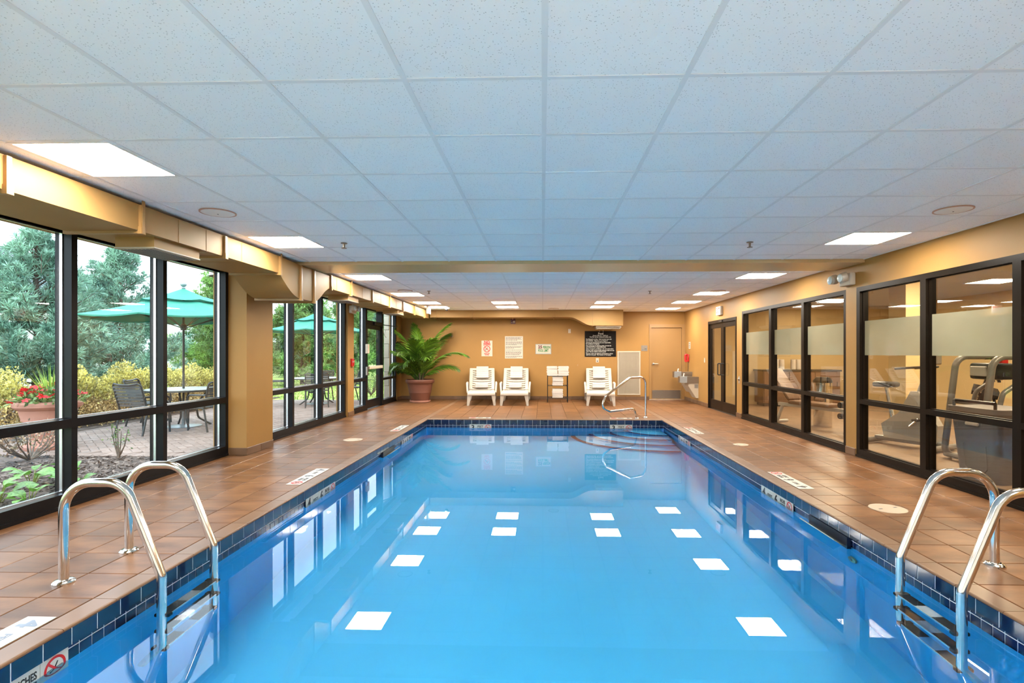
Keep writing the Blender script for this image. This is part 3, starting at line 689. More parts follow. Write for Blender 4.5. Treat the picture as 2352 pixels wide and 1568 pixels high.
for y0, y1 in ((4.32,4.90),(8.72,9.22),(11.75,12.25)):
    g = MB().box(-3.53, -3.20, y0, y1, 2.217, DB).build('diffuser_box', 'duct_paint', duct)
    MB().box(-3.535, -3.195, y0-0.005, y1+0.005, 2.209, 2.218).box(-3.51, -3.22, y0+0.02, y1-0.02, 2.205, 2.21).build('grille_frame', 'grille_white', g)
    for k in range(9): MB().box(-3.505+0.031*k, -3.488+0.031*k, y0+0.025, y1-0.025, 2.2025, 2.206).build('louver', 'grille_dark', g)
for y in (4.10, 6.32, 8.69, 10.92, 13.08):
    MB().box(DX0-0.03, DX0-0.024, y-0.015, y+0.015, DB-0.02, CZ).build('hanger_strap', 'duct_flange', duct)
    MB().box(DX1+0.024, DX1+0.03, y-0.015, y+0.015, DB-0.02, CZ).build('hanger_strap', 'duct_flange', duct)
# ---- air duct along the back wall
bd = thing('air_duct', 'beige painted metal air duct along the back wall ceiling', 'duct', (0,0,0))
by0, by1 = 14.78, 15.42
for a, b in ((-3.12,-1.95),(-1.95,-0.85),(-0.85,0.32)): MB().box(a, b, by0, by1, 2.33, CZ-0.003).build('duct_section', 'duct_paint', bd)
poly = [(0.32,CZ-0.003),(0.32,2.33),(0.75,2.33)]+[(0.75+0.62*k/8, 2.33-0.235*bez(k/8)) for k in range(1,9)]+[(1.40,2.095),(1.40,CZ-0.003)]
MB().prism(poly, by0, by1, 'y').build('duct_elbow', 'duct_paint', bd)
MB().box(1.40, 2.22, by0, by1, 2.095, CZ-0.003).build('duct_section', 'duct_paint', bd)
for x, zb in ((-2.95,2.33),(-1.95,2.33),(-0.85,2.33),(0.32,2.33),(1.40,2.095)):
    f = MB().box(x-0.014, x+0.014, by0-0.022, by0+0.001, zb-0.022, CZ-0.004).box(x-0.014, x+0.014, by0-0.022, by1, zb-0.022, zb+0.001)
    f.build('flange', 'duct_paint', bd)
v_ = MB().box(1.48, 2.18, 14.86, 15.32, 2.05, 2.096).build('diffuser_box', 'grille_white', bd)
for k in range(5):
    lm = MB().box(-0.33, 0.33, -0.04, 0.04, -0.004, 0.004); lm.xf(Matrix.Translation((1.83, 14.92+0.085*k, 2.035)) @ Matrix.Rotation(0.5, 4, 'X'))
    lm.build('louver', 'grille_white', v_)

# ---- exit signs
def exit_sign(name, loc, rz, label, drop=False):
    t = thing(name, label, 'exit sign', loc, rz, 'exit signs')
    MB().rbox(-0.155, 0.155, 0.0, 0.055, -0.10, 0.10, 0.008, 2).build('housing', 'plastic_white', t)
    MB().box(-0.138, 0.138, -0.003, 0.001, -0.085, 0.085).build('sign_face', 'exit_face', t)
    text('EXIT', 0.165, 'ink_red', t, (0,-0.005,0), bold=0.004, rot=(PI/2,0,0), width=0.24)
    if drop: MB().box(-0.05, 0.05, 0.008, 0.045, 0.098, drop).build('bracket', 'plastic_white', t)
exit_sign('exit_sign', (XR-0.058, 12.42, 2.31), -PI/2, 'exit sign on the wall above the bronze double door')
exit_sign('exit_sign', (-2.86, 13.5, 2.43), PI/2, 'exit sign hanging from the ceiling above the garden door', 0.105)

# ---- emergency lights
def em_light(loc, rz, label):
    t = thing('emergency_light', label, 'emergency light', loc, rz, 'twin head emergency lights')
    MB().rbox(-0.13, 0.13, 0.0, 0.075, -0.075, 0.085, 0.015, 2).build('housing', 'plastic_white', t, True)
    for s in (-1, 1):
        h = MB(); h.lathe([(0.03,0.05),(0.058,0.03),(0.066,-0.02),(0.066,-0.045)][::-1], 18); h.xf(Matrix.Translation((s*0.19 if s < 0 else 0.06, -0.05, 0.03)) @ Matrix.Rotation(-PI/2+0.25, 4, 'X') @ Matrix.Rotation(0.35*s, 4, 'Y') @ Matrix.Rotation(PI, 4, 'X'))
        hd = h.build('lamp_head', 'plastic_white', t, True)
        g = MB(); g.sphere((0,0,0), 0.056, 16, 8, (1,1,0.45)); g.xf(Matrix.Translation((s*0.19 if s < 0 else 0.06, -0.092, 0.02)) @ Matrix.Rotation(PI/2, 4, 'X'))
        g.build('lens', 'lens_glass', hd, True)
em_light((XR-0.076, 7.24, 2.31), -PI/2, 'twin head emergency light on the pier between fitness room windows')
em_light((-4.085+0.076, 11.30, 2.26), PI/2, 'twin head emergency light on the pier between garden windows')

# ================================================================== SIGNS AND WALL FITTINGS
def wall_sign(name, x, z, wd, ht, m, label, cat='sign', t=0.008):
    s = thing(name, label, cat, (x, YB-0.001, z)); s.rotation_euler = (PI/2, 0, 0)
    MB().box(-wd/2, wd/2, -ht/2, ht/2, 0, t).build('panel', m, s); return s
s = wall_sign('no_diving_sign', -1.608, 1.475, 0.317, 0.455, 'sign_cream', 'white NO DIVING sign with red ring above the left lounger')
text('NO', 0.105, 'ink_red', s, (0,0.180,0.009), bold=0.004); text('DIVING', 0.085, 'ink_red', s, (0,0.118,0.009), bold=0.004, width=0.20)
no_diving(s, (0,-0.015), 0.098, 0.0095)
text('SHALLOW', 0.05, 'ink_red', s, (0,-0.150,0.009), bold=0.002, width=0.16); text('WATER', 0.05, 'ink_red', s, (0,-0.188,0.009), bold=0.002, width=0.12)
s = wall_sign('rules_sign', -0.823, 1.506, 0.52, 0.645, 'sign_cream', 'white notice covered in small dark text above the middle lounger')
y = 0.29
for para in (4, 4, 3, 1, 4, 2):
    for k in range(para):
        x = -0.235; L = MB()
        while x < (0.235 if k < para-1 or para < 2 else -0.05+0.2*random.random()):
            wd = random.uniform(0.018, 0.055)
            if x+wd > 0.24: break
            L.box(x, x+wd, y-0.0075, y+0.0055, 0.008, 0.009); x += wd+0.011
        L.build('text_line', 'ink_grey', s); y -= 0.0275
    y -= 0.022
s = wall_sign('pool_limit_sign', 0.028, 1.455, 0.455, 0.29, 'sign_cream', 'cream 25 PERSON POOL LIMIT sign above the towel rack')
b = MB(); b.box(-0.226,0.226,0.130,0.143,0.008,0.009).box(-0.226,0.226,-0.143,-0.130,0.008,0.009).box(-0.226,-0.213,-0.13,0.13,0.008,0.009).box(0.213,0.226,-0.13,0.13,0.008,0.009); b.build('border', 'steel_mesh', s)
text('25', 0.12, 'maroon', s, (-0.092,0.057,0.009), bold=0.005); text('PERSON', 0.105, 'ink_green', s, (0.095,0.048,0.009), bold=0.004, width=0.21)
text('POOL LIMIT', 0.105, 'ink_green', s, (0.0,-0.045,0.009), bold=0.004, width=0.30)
s = wall_sign('pool_rules_board', 1.672, 1.605, 0.90, 0.741, 'sign_black', 'black Pool rules board with white lettering on the back wall', t=0.012)
text('Pool', 0.085, 'ink_white', s, (0.01,0.295,0.013), bold=0.002)
for ln, yy, al in (('Hours: 9:00 am - 10:00 pm',0.240,'C'),('Pool for use by registered guests only',0.198,'C'),('No lifeguard on duty.  Swim at your own risk',0.135,'L'),
    ('NO DIVING.  Maximum pool depth 5\'',0.085,'L'),('Owners & management are not responsible',0.035,'L'),('for accidents or injuries',-0.003,'L'),
    ('Non swimmers & children under 14 must be',-0.053,'L'),('accompanied by a responsible adult',-0.091,'L'),('Glass containers prohibited.  Do not swim alone',-0.143,'L'),
    ('Persons with communicable diseases shall not use',-0.190,'L'),('pool.  Shower before entering pool',-0.228,'L'),('Persons under the influence of alcohol or drugs',-0.280,'L'),('shall not use pool.  No running or horseplay',-0.318,'L')):
    text(ln, 0.043, 'ink_white', s, (-0.415 if al == 'L' else 0.0, yy, 0.013), 'LEFT' if al == 'L' else 'CENTER', bold=0.0008, sx=0.93)
for x in (-0.03, 0.08): MB().lathe([(0.014,0),(0.012,0.02),(0.008,0.03)], 10, (x,0.371,0.0)).build('clip', 'plastic_white', s)
s = wall_sign('room_plate', 2.933, 1.48, 0.175, 0.163, 'brushed', 'small metal room plate beside the back door')
MB().box(-0.07,0.07,-0.045,-0.038,0.008,0.0095).build('rule_line', 'ink_grey', s); MB().box(0.005,0.065,-0.026,-0.008,0.008,0.0095).build('room_number', 'ink_grey', s)
# louvred return grille
s = wall_sign('return_grille', 2.49, 0.765, 0.662, 1.266, 'grille_dark', 'tall white louvred air grille in the back wall', 'air grille', 0.004)
MB().rbox(-0.331,0.331,0.595,0.633,0,0.02,0.004,1).rbox(-0.331,0.331,-0.633,-0.595,0,0.02,0.004,1).rbox(-0.331,-0.293,-0.595,0.595,0,0.02,0.004,1).rbox(0.293,0.331,-0.595,0.595,0,0.02,0.004,1).build('frame', 'grille_white', s)
lv = MB().box(-0.0085,0.0085,-0.595,0.595,-0.0015,0.0015); lv.xf(Matrix.Rotation(0.6, 4, 'Y')); lv = lv.mesh('louver', 'grille_white')
for k in range(30): obj('louver', lv, s, (-0.283+0.0195*k, 0, 0.011))
s = wall_sign('fire_strobe', -0.848, 2.257, 0.139, 0.152, 'maroon', 'dark red fire alarm strobe under the back duct', 'fire alarm', 0.03)
MB().lathe([(0.032,0.03),(0.03,0.045),(0.02,0.055)], 14, (0.03,-0.01,0)).build('strobe_lens', 'plastic_white', s, True); MB().box(-0.055,-0.02,-0.04,-0.032,0.03,0.032).build('mark', 'ink_white', s)
MB().tube([(0,0.076,0.012),(0,0.16,0.012)], 0.01, 8).build('conduit', 'duct_paint', s)
s = wall_sign('blank_wall_plate', 0.783, 1.977, 0.075, 0.118, 'grille_white', 'small cream switch plate high on the back wall', 'wall plate')
MB().box(-0.008,0.008,-0.016,0.016,0.008,0.014).build('toggle', 'plastic_white', s)
s = wall_sign('wall_outlet', 1.585, 1.134, 0.08, 0.125, 'plastic_white', 'white wall outlet under the black rules board', 'outlet')
MB().rbox(-0.018,0.018,-0.045,-0.008,0.008,0.012,0.003,1).build('socket', 'ink_grey', s); MB().rbox(-0.018,0.018,0.008,0.045,0.008,0.012,0.003,1).build('socket', 'grille_white', s)
s = wall_sign('wall_hook', 1.02, 0.99, 0.03, 0.05, 'duct_flange', 'tiny brass wall hook right of the towel rack', 'hook'); MB().tube([(0,0,0.008),(0,-0.01,0.03),(0,0.012,0.038)], 0.004, 6).build('hook', 'duct_flange', s)
s = wall_sign('thermostat', -2.63, 1.835, 0.077, 0.09, 'door_paint', 'small beige sensor box on the back wall beside the palm', 'thermostat', 0.025); MB().box(-0.02,0.02,-0.02,0.01,0.025,0.027).build('vent_slot', 'ink_grey', s)
# right wall: phone, small notice, switch, key switch, fountains
t = thing('wall_phone', 'red emergency wall phone above the drinking fountains', 'phone', (XR-0.001, 15.10, 1.20), -PI/2)
MB().rbox(-0.075, 0.075, 0-0.045, 0.0, -0.10, 0.11, 0.02, 2).build('phone_body', 'fire_red', t, True)
MB().tube(fillet([(0.0,-0.05,-0.085),(0.0,-0.095,-0.085),(0.0,-0.095,0.095),(0.0,-0.05,0.095)], 0.03), [0.03,0.032]+[0.026]*12+[0.032,0.03], 10).build('handset', 'fire_red', t, True)
MB().tube([(0.03,-0.02,-0.10),(0.03,-0.02,-0.30),(0.0,-0.02,-0.42)], 0.006, 6).build('cord', 'black_plastic', t)
t = thing('small_notice', 'small paper notice above the red wall phone', 'notice', (XR-0.001, 15.0, 1.56), -PI/2)
MB().box(-0.09,0.09,-0.003,0,-0.10,0.09).build('sheet', 'sign_cream', t)
for z in (0.05, 0.0, -0.05): MB().box(-0.06,0.05,-0.004,-0.003,z-0.012,z+0.008).build('text_line', 'ink_grey', t)
t = thing('light_switch', 'cream light switch beside the bronze double door', 'light switch', (XR-0.001, 13.62, 1.16), -PI/2)
MB().box(-0.04,0.04,-0.006,0,-0.06,0.06).build('plate', 'grille_white', t); MB().box(-0.012,0.012,-0.012,-0.006,-0.025,0.025).build('toggle', 'plastic_white', t)
t = thing('key_switch', 'small round metal key switch left of the far fitness window', 'switch', (XR-0.001, 11.25, 0.80), -PI/2)
k = MB().lathe([(0.035,0),(0.03,0.02),(0.012,0.03)], 14); k.xf(Matrix.Rotation(PI/2, 4, 'X')); k.build('lock', 'brushed', t, True); MB().box(-0.03,0.03,-0.004,0,-0.09,0.06).build('plate', 'aluminium', t)
def fountain(y, zt, label):
    t = thing('drinking_fountain', label, 'drinking fountain', (XR-0.001, y, zt), -PI/2, 'pair of wall drinking fountains')
    b = MB(); b.prism([(-0.22,0),(0.22,0),(0.22,-0.30),(0.10,-0.46),(-0.10,-0.46),(-0.22,-0.30)], -0.16, 0.0); b.build('basin', 'brushed', t)
    r = MB(); r.prism([(-0.19,-0.02),(0.19,-0.02),(0.19,-0.29),(0.09,-0.43),(-0.09,-0.43),(-0.19,-0.29)], 0.0, 0.008); r.build('basin_rim', 'stainless', t)
    b2 = MB(); b2.prism([(0,-0.16),(-0.26,-0.16),(-0.26,-0.24),(-0.06,-0.56),(0,-0.56)], -0.19, 0.19, 'x'); b2.build('lower_cabinet', 'grille_white', t)
    for s_ in (-0.09, 0.02):
        for q in range(5): MB().box(0.18, 0.193, -0.24+s_*0-0.0, -0.235, -0.32-0.0, -0.20).v
    MB().tube([(0.10,-0.36,0.0),(0.10,-0.36,0.05),(0.08,-0.34,0.07)], [0.02,0.016,0.02], 10).build('bubbler', 'plastic_white', t, True)
    gp = MB()
    for q in range(6): gp.box(0.1905, 0.193, -0.10+0.015*q, -0.092+0.015*q, -0.30, -0.20)
    gp.build('vent_slots', 'ink_grey', t); gp2 = MB().box(-0.226,-0.2195,-0.20,-0.02,-0.13,-0.05).build('side_panel', 'black_metal', t)
fountain(14.95, 0.83, 'higher metal drinking fountain farther along the right wall')
fountain(14.35, 0.72, 'lower metal drinking fountain nearer the double door')
# left wall: fire pull, paper dispenser boxes
t = thing('fire_pull_station', 'red fire alarm pull station on the pier between garden windows', 'fire alarm', (-4.085+0.001, 11.34, 1.14), PI/2)
MB().rbox(-0.06,0.06,-0.04,0,-0.085,0.085,0.008,2).build('housing', 'fire_red', t); MB().box(-0.045,0.045,-0.05,-0.038,0.0,0.03).build('pull_handle', 'ink_white', t); MB().box(-0.02,0.02,-0.055,-0.038,-0.05,0.04).build('lever', 'fire_red', t)
t = thing('door_alarm_box', 'white alarm box on the garden door frame', 'alarm box', (XL+0.001, 12.43, 1.44), PI/2)
MB().rbox(-0.06,0.06,-0.06,0,-0.11,0.11,0.008,2).build('housing', 'sign_cream', t)
for k in range(6): MB().box(-0.04,0.04,-0.062,-0.059,-0.08+0.03*k,-0.07+0.03*k).build('text_line', 'copper_ring', t)
t = thing('door_lock_box', 'grey lock box on the garden door frame', 'lock', (XL+0.001, 12.43, 0.92), PI/2)
MB().rbox(-0.04,0.04,-0.045,0,-0.10,0.10,0.008,2).build('housing', 'brushed', t); MB().tube([(0,-0.02,0.10),(0,-0.02,0.15)], 0.02, 8).build('stud', 'black_metal', t); MB().tube([(0,-0.02,-0.10),(0,-0.02,-0.15)], 0.014, 8).build('stud', 'black_metal', t)

# ================================================================== DEPTH MARKERS, LIDS, SKIMMERS
S = 0.1505
def marker(name, loc, eul, label, items, ink='ink_black', group=None):
    t = thing(name, label, 'depth marker', loc, 0, group); t.rotation_euler = eul
    n = len(items)
    for i, it in enumerate(items):
        x = (i-(n-1)/2)*S
        tl = MB().rbox(x-S/2+0.001, x+S/2-0.001, -S/2, S/2, 0, 0.005, 0.0012, 1).build('marker_tile', 'marker_white', t)
        if it == 'ND': no_diving(tl, (x, 0.005), 0.058, 0.0062)
        elif len(it) == 1: text(it, 0.135, ink, tl, (x, 0, 0.0055), bold=0.005)
        else:
            ls = it.split('|')
            for k, q in enumerate(ls): text(q, 0.05, ink, tl, (x, (len(ls)-1)*0.026-0.052*k, 0.0055), bold=0.0015, width=0.115)
    return t
A = ['4','FEET','6','INCHES|DEEP','ND']; B = ['3','FEET','6','INCHES|DEEP','ND']; F3 = ['3','FEET|DEEP','ND']
Ml = Euler((0,0,-PI/2)); Mr = Euler((0,0,PI/2)); g1 = 'depth markers on the deck'; g2 = 'depth markers on the pool wall'
for y, it, l in ((5.755,A,'4 FEET 6 INCHES marker set in the left deck halfway along'),(9.48,B,'small white depth marker in the left deck near the far end'),(2.27,A,'faded 4 FEET marker in the left deck nearest the camera')):
    marker('depth_marker', (-2.54, y, 0.0), Ml, l, it, 'ink_faded' if y < 3 else 'ink_grey', g1)
for y, it, l in ((5.74,A,'4 FEET 6 INCHES marker set in the right deck halfway along'),(9.34,B,'small white depth marker in the right deck near the far end')):
    marker('depth_marker', (2.61, y, 0.0), Mr, l, it, 'ink_black', g1)
for x, l in ((-1.29,'thin white depth marker in the far deck left'),(1.61,'thin white depth marker in the far deck by the pool handrail')): marker('depth_marker', (x, 11.04, 0.0), Euler((0,0,PI)), l, F3, 'ink_grey', g1)
WL = Matrix(((0,0,1),(1,0,0),(0,1,0))).to_euler(); WR = Matrix(((0,0,-1),(-1,0,0),(0,1,0))).to_euler()
for y, it, l in ((5.62,A,'4 FEET 6 INCHES waterline marker on the left pool wall'),(9.25,B,'waterline depth marker at the far end of the left pool wall'),(2.205,A,'INCHES DEEP waterline marker nearest the camera, bottom left')):
    marker('depth_marker', (PXL-0.020, y, -0.176), WL, l, it, 'ink_black', g2)
for y, it, l in ((5.61,A,'4 FEET 6 INCHES waterline marker on the right pool wall'),(9.2,B,'waterline depth marker at the far end of the right pool wall')):
    marker('depth_marker', (PXR+0.020, y, -0.176), WR, l, it, 'ink_black', g2)
for x, l in ((-1.26,'3 FEET waterline marker on the far pool wall left'),(1.588,'3 FEET waterline marker on the far pool wall by the steps')): marker('depth_marker', (x, PYF+0.020, -0.176), Euler((PI/2,0,0)), l, F3, 'ink_black', g2)
for x, y, r, l in ((-2.925,8.19,0.145,'round white skimmer lid in the left deck'),(2.905,7.93,0.11,'small round white lid in the right deck near the far window'),(2.98,4.71,0.145,'round cream skimmer lid in the right deck near the camera')):
    t = thing('skimmer_lid', l, 'skimmer lid', (x, y, 0.0), 0.3, 'round deck lids')
    MB().lathe([(r,0.0),(r,0.004),(r-0.006,0.006)], 32).build('lid', 'lid_cream', t)
    for s_ in (-1, 1): MB().box(s_*r*0.55-0.018, s_*r*0.55+0.018, -0.008, 0.008, 0.0055, 0.0068).build('finger_slot', 'ink_grey', t)
def skimmer(x, y, s, label):
    t = thing('pool_skimmer', label, 'skimmer', (x, y, 0)); w_ = 0.30
    e = lambda a, b: (min(a*s, b*s), max(a*s, b*s))
    a, b = e(-0.002, 0.03); MB().box(a, b, -w_, w_, -0.245, -0.104).build('opening', 'skimmer_dark', t)
    fl = MB().box(-0.09, 0.09, -w_+0.02, w_-0.02, -0.004, 0.004); fl.xf(Matrix.Translation((s*0.045, 0, -0.178)) @ Matrix.Rotation(-s*0.55, 4, 'Y'))
    fl.build('weir_flap', 'steel_mesh', t)
skimmer(PXR+0.022, 4.58, -1, 'skimmer opening with grey flap in the right pool wall')
skimmer(PXL-0.022, 8.05, 1, 'dark skimmer opening in the left pool wall')
t = thing('return_fitting', 'round green return fitting under water on the right pool wall', 'pool fitting', (PXR+0.022, 4.25, -0.46))
k = MB().lathe([(0.055,0),(0.05,0.012),(0.02,0.016)], 18); k.xf(Matrix.Rotation(-PI/2, 4, 'Y')); k.build('flange', 'fitting', t, True); k = MB().lathe([(0.018,0.012),(0.018,0.022)], 10); k.xf(Matrix.Rotation(-PI/2, 4, 'Y')); k.build('nozzle', 'fitting', t)

# ================================================================== LADDERS AND HANDRAIL
def ladder(s, ya, yb, x_anchor, label):
    """s=+1: stands on the left deck leaning right into the pool"""
    t = thing('pool_ladder', label, 'ladder', (x_anchor, (ya+yb)/2, 0), 0, 'steel pool ladders')
    for y in (ya, yb):
        yy = y-(ya+yb)/2
        P = fillet([(0,yy,0),(0,yy,0.585),(s*0.365,yy,0.59),(s*0.585,yy,0.045),(s*0.585,yy,-0.62),(s*0.47,yy,-0.85)], [0,0.17,0.15,0.06,0.10,0], 10)
        MB().tube(P, 0.026, 16).build('rail', 'stainless', t, True)
        MB().lathe([(0.058,0.0),(0.058,0.008),(0.048,0.018),(0.029,0.022)], 22, (0,yy,0.0)).build('escutcheon', 'stainless', t, True)
    for k, z in enumerate((-0.20, -0.43, -0.66)):
        x = s*0.585 if k < 2 else s*0.565
        L = abs(yb-ya)/2
        tr = MB().rbox(x-0.04, x+0.04, -L+0.02, L-0.02, z-0.012, z+0.012, 0.006, 2).build('tread', 'aluminium', t)
        MB().box(x-0.034, x+0.034, -L+0.03, -0.07, z+0.011, z+0.014).build('grip_strip', 'rubber_tread', tr); MB().box(x-0.034, x+0.034, 0.07, L-0.03, z+0.011, z+0.014).build('grip_strip', 'rubber_tread', tr)
        for q in (-1, 1): MB().rbox(x-0.045, x+0.045, q*(L-0.015)-0.02, q*(L-0.015)+0.02, z-0.025, z+0.018, 0.008, 2).build('tread_clamp', 'black_plastic', tr)
ladder(1, 3.05, 3.545, -2.80, 'stainless steel pool ladder on the garden side')
ladder(-1, 2.975, 3.475, 2.86, 'stainless steel pool ladder on the fitness room side')
t = thing('pool_handrail', 'stainless steel handrail over the pool steps at the far deck', 'handrail', (2.15, 11.22, 0)); ang = math.atan2(-0.644, -0.765)
P = fillet([(0,0,0),(0,0,0.84),(0.50,0,0.84),(1.20,0,0.505),(1.33,0,0.30),(1.08,0,0.20),(0.36,0,0.205),(0.28,0,0.0)], [0,0.15,0.10,0.10,0.14,0.10,0.10,0], 8)
q = MB().tube([Matrix.Rotation(ang, 3, 'Z') @ Vector(p) for p in P], 0.022, 12).build('rail', 'stainless', t, True)
for s_ in (0.0, 0.28): MB().lathe([(0.05,0),(0.05,0.008),(0.042,0.016),(0.025,0.02)], 20, (s_*math.cos(ang), s_*math.sin(ang), 0)).build('escutcheon', 'stainless', t, True)

# ================================================================== LOUNGERS, TOWELS, RACK
def lounger(loc, rz, label):
    t = thing('pool_lounger', label, 'lounger', loc, rz, 'white plastic pool loungers')
    m = 'plastic_white'
    W, zs = 0.31, 0.33
    hy, ty, tz = 0.62, 1.28, 0.90      # hinge y, top y/z of the backrest
    d = Vector((0, ty-hy, tz-zs)); L = d.length; d.normalize(); n = Vector((0, -d.z, d.y))
    R = Matrix(((1,0,0),(0,d.y,n.y),(0,d.z,n.z))).to_4x4(); Rb = Matrix.Translation((0,hy,zs)) @ R
    # backrest: rounded frame with slats
    for s in (-1, 1): MB().rbox(s*W-0.045, s*W+0.045, 0, L-0.06, -0.02, 0.022, 0.014, 2).xf(Rb).build('backrest_side', m, t, True)
    MB().rbox(-W-0.045, W+0.045, L-0.10, L, -0.02, 0.022, 0.02, 3).xf(Rb).build('backrest_top', m, t, True)
    k = 9; pitch = (L-0.10)/k
    for i in range(k):
        a = MB(); y0, y1 = i*pitch+0.014, (i+1)*pitch-0.012
        for j in range(8):
            x0, x1 = -W+0.04+(2*W-0.08)*j/8, -W+0.04+(2*W-0.08)*(j+1)/8
            q = lambda x: -0.035*(1-(x/W)**2)
            a.add([(x0,y0,q(x0)-0.008),(x1,y0,q(x1)-0.008),(x1,y1,q(x1)-0.008),(x0,y1,q(x0)-0.008),(x0,y0,q(x0)+0.008),(x1,y0,q(x1)+0.008),(x1,y1,q(x1)+0.008),(x0,y1,q(x0)+0.008)],
                  [(3,2,1,0),(4,5,6,7),(0,1,5,4),(2,3,7,6)])
        a.xf(Rb).build('slat', m, t)
    # seat: side rails and slats
    for s in (-1, 1): MB().rbox(s*W-0.045, s*W+0.045, -0.52, hy+0.45, zs-0.055, zs, 0.014, 2).build('seat_rail', m, t, True)
    for i in range(12):
        y0 = -0.52+i*0.094; MB().rbox(-W+0.03, W-0.03, y0+0.004, y0+0.082, zs-0.03, zs-0.008, 0.006, 1).build('slat', m, t)
    MB().rbox(-W-0.045, W+0.045, -0.56, -0.49, zs-0.075, zs-0.002, 0.02, 2).build('foot_rail', m, t, True)
    # legs
    for s in (-1, 1):
        for y, dy in ((-0.49, 0.0), (0.86, 0.06)):
            lg = MB(); lg.add([(s*(W-0.06),y-0.05,zs-0.03),(s*(W+0.045),y-0.05,zs-0.03),(s*(W+0.045),y+0.06,zs-0.03),(s*(W-0.06),y+0.06,zs-0.03),
                               (s*(W+0.0),y-0.03+dy,0.0),(s*(W+0.055),y-0.03+dy,0.0),(s*(W+0.055),y+0.025+dy,0.0),(s*(W+0.0),y+0.025+dy,0.0)],
                              [(0,1,2,3),(7,6,5,4),(0,4,5,1),(1,5,6,2),(2,6,7,3),(3,7,4,0)]); lg.build('leg', m, t)
        P = fillet([(s*(W+0.065),0.16,zs-0.05),(s*(W+0.085),0.22,zs+0.20),(s*(W+0.085),0.74,zs+0.20),(s*(W+0.065),0.98,0.10)], [0,0.09,0.12,0], 5)
        a = MB().tube(P, 0.026, 8); a.build('armrest', m, t, True)
        wv = MB().lathe([(0.075,-0.025),(0.08,-0.015),(0.08,0.015),(0.075,0.025)], 18); wv.xf(Matrix.Translation((s*(W+0.06),1.02,0.08)) @ Matrix.Rotation(PI/2, 4, 'Y')); wv.build('wheel', m, t, True)
    MB().tube([(-0.2,1.04,zs-0.02),(0,1.12,0.66),(0.2,1.04,zs-0.02)], 0.012, 6).build('back_prop', m, t)
    return t, Rb, L
def drape(base, Rb, y0, y1, x0, x1, label, ridges, th):
    """a folded towel lying on the backrest; built in lounger coordinates as a thing of its own"""
    o = thing('pool_towel', label, 'towel', base.location, base.rotation_euler.z, 'white towels on the loungers')
    mb = MB(); N = 24; top = []; bot = []
    dy = (y1-y0)/ridges
    for i in range(ridges):
        a, b = y0+i*dy, y0+(i+1)*dy
        mb.rbox(x0, x1, a+0.001, b-0.001, 0.024, 0.024+th, min(th, dy)*0.35, 2)
    mb.xf(Rb); mb.build('folded_cloth', 'towel', o, True)
    e = MB().rbox(x0+0.006, x1-0.006, y0+0.004, y1-0.004, 0.023, 0.024+th*0.6, 0.005, 1).xf(Rb); e.build('inner_fold', 'towel', o)
    return o
for loc, rz, lab in (((-1.61,14.14,0), 0.10, ('left white plastic pool lounger beside the palm', 'towel draped over the top of the left lounger', 'folded towel low on the backrest of the left lounger')),
                     ((-0.725,14.14,0), 0.02, ('middle white plastic pool lounger under the text notice', 'towel draped over the top of the middle lounger', 'folded towel low on the backrest of the middle lounger')),
                     ((1.52,14.14,0), -0.07, ('right white plastic pool lounger behind the handrail', 'towel draped over the top of the right lounger', 'folded towel low on the backrest of the right lounger'))):
    b, Rb, L = lounger(loc, rz, lab[0])
    drape(b, Rb, L-0.44, L+0.03, -0.165, 0.185, lab[1], 6, 0.032); drape(b, Rb, 0.03, 0.20, -0.19, 0.17, lab[2], 3, 0.05)
rk = thing('towel_rack', 'black metal three shelf towel rack at the back wall', 'rack', (0.414, 14.72, 0))
RW, RD = 0.272, 0.17
for sx in (-1, 1):
    for sy in (-1, 1): MB().box(sx*RW-0.010, sx*RW+0.010, sy*RD-0.010, sy*RD+0.010, 0, 0.735).build('leg', 'black_metal', rk)
for z in (0.125, 0.458, 0.722):
    s = MB().box(-RW, RW, -RD-0.008, -RD+0.008, z-0.012, z).box(-RW, RW, RD-0.008, RD+0.008, z-0.012, z).box(-RW-0.008, -RW+0.008, -RD, RD, z-0.012, z).box(RW-0.008, RW+0.008, -RD, RD, z-0.012, z).build('shelf', 'black_metal', rk)
    for k in range(7): MB().box(-RW+0.068*(k+1)-0.004, -RW+0.068*(k+1)+0.004, -RD, RD, z-0.010, z).build('shelf_bar', 'black_metal', s)
def ftowel():
    N = 10; prof = []
    hw, h = 0.145, 0.031
    for k in range(N+1):
        a = -PI/2+PI*k/N; prof.append((hw-h+h*math.cos(a), h+h*math.sin(a)))
    prof += [(-hw+0.006,2*h), (-hw,2*h-0.008), (-hw,0.034), (-hw+0.004,0.031), (-hw,0.028), (-hw,0.006), (-hw+0.006,0)]
    return MB().prism(prof, -0.13, 0.13, 'y').mesh('folded_towel', 'towel', True)
tw = ftowel(); places = ['bottom towel', 'second towel', 'third towel', 'top towel']
for x, z0, nm, h in ((0.27,0.7222,'left stack on top of the black rack',0.0645),(0.567,0.7222,'right stack on top of the black rack',0.0645),(0.42,0.4582,'stack on the middle rack shelf',0.060),(0.42,0.1252,'stack on the lowest rack shelf',0.060)):
    for k in range(4):
        o = obj('folded_towel', tw, None, (x+random.uniform(-.008,.008), 14.70+random.uniform(-.012,.012), z0+h*k), (0,0,random.choice((0,PI))+random.uniform(-.04,.04)), (1,1,h/0.062))
        tag(o, '%s of the %s' % (places[k], nm), 'towel', 'folded white towels on the rack')

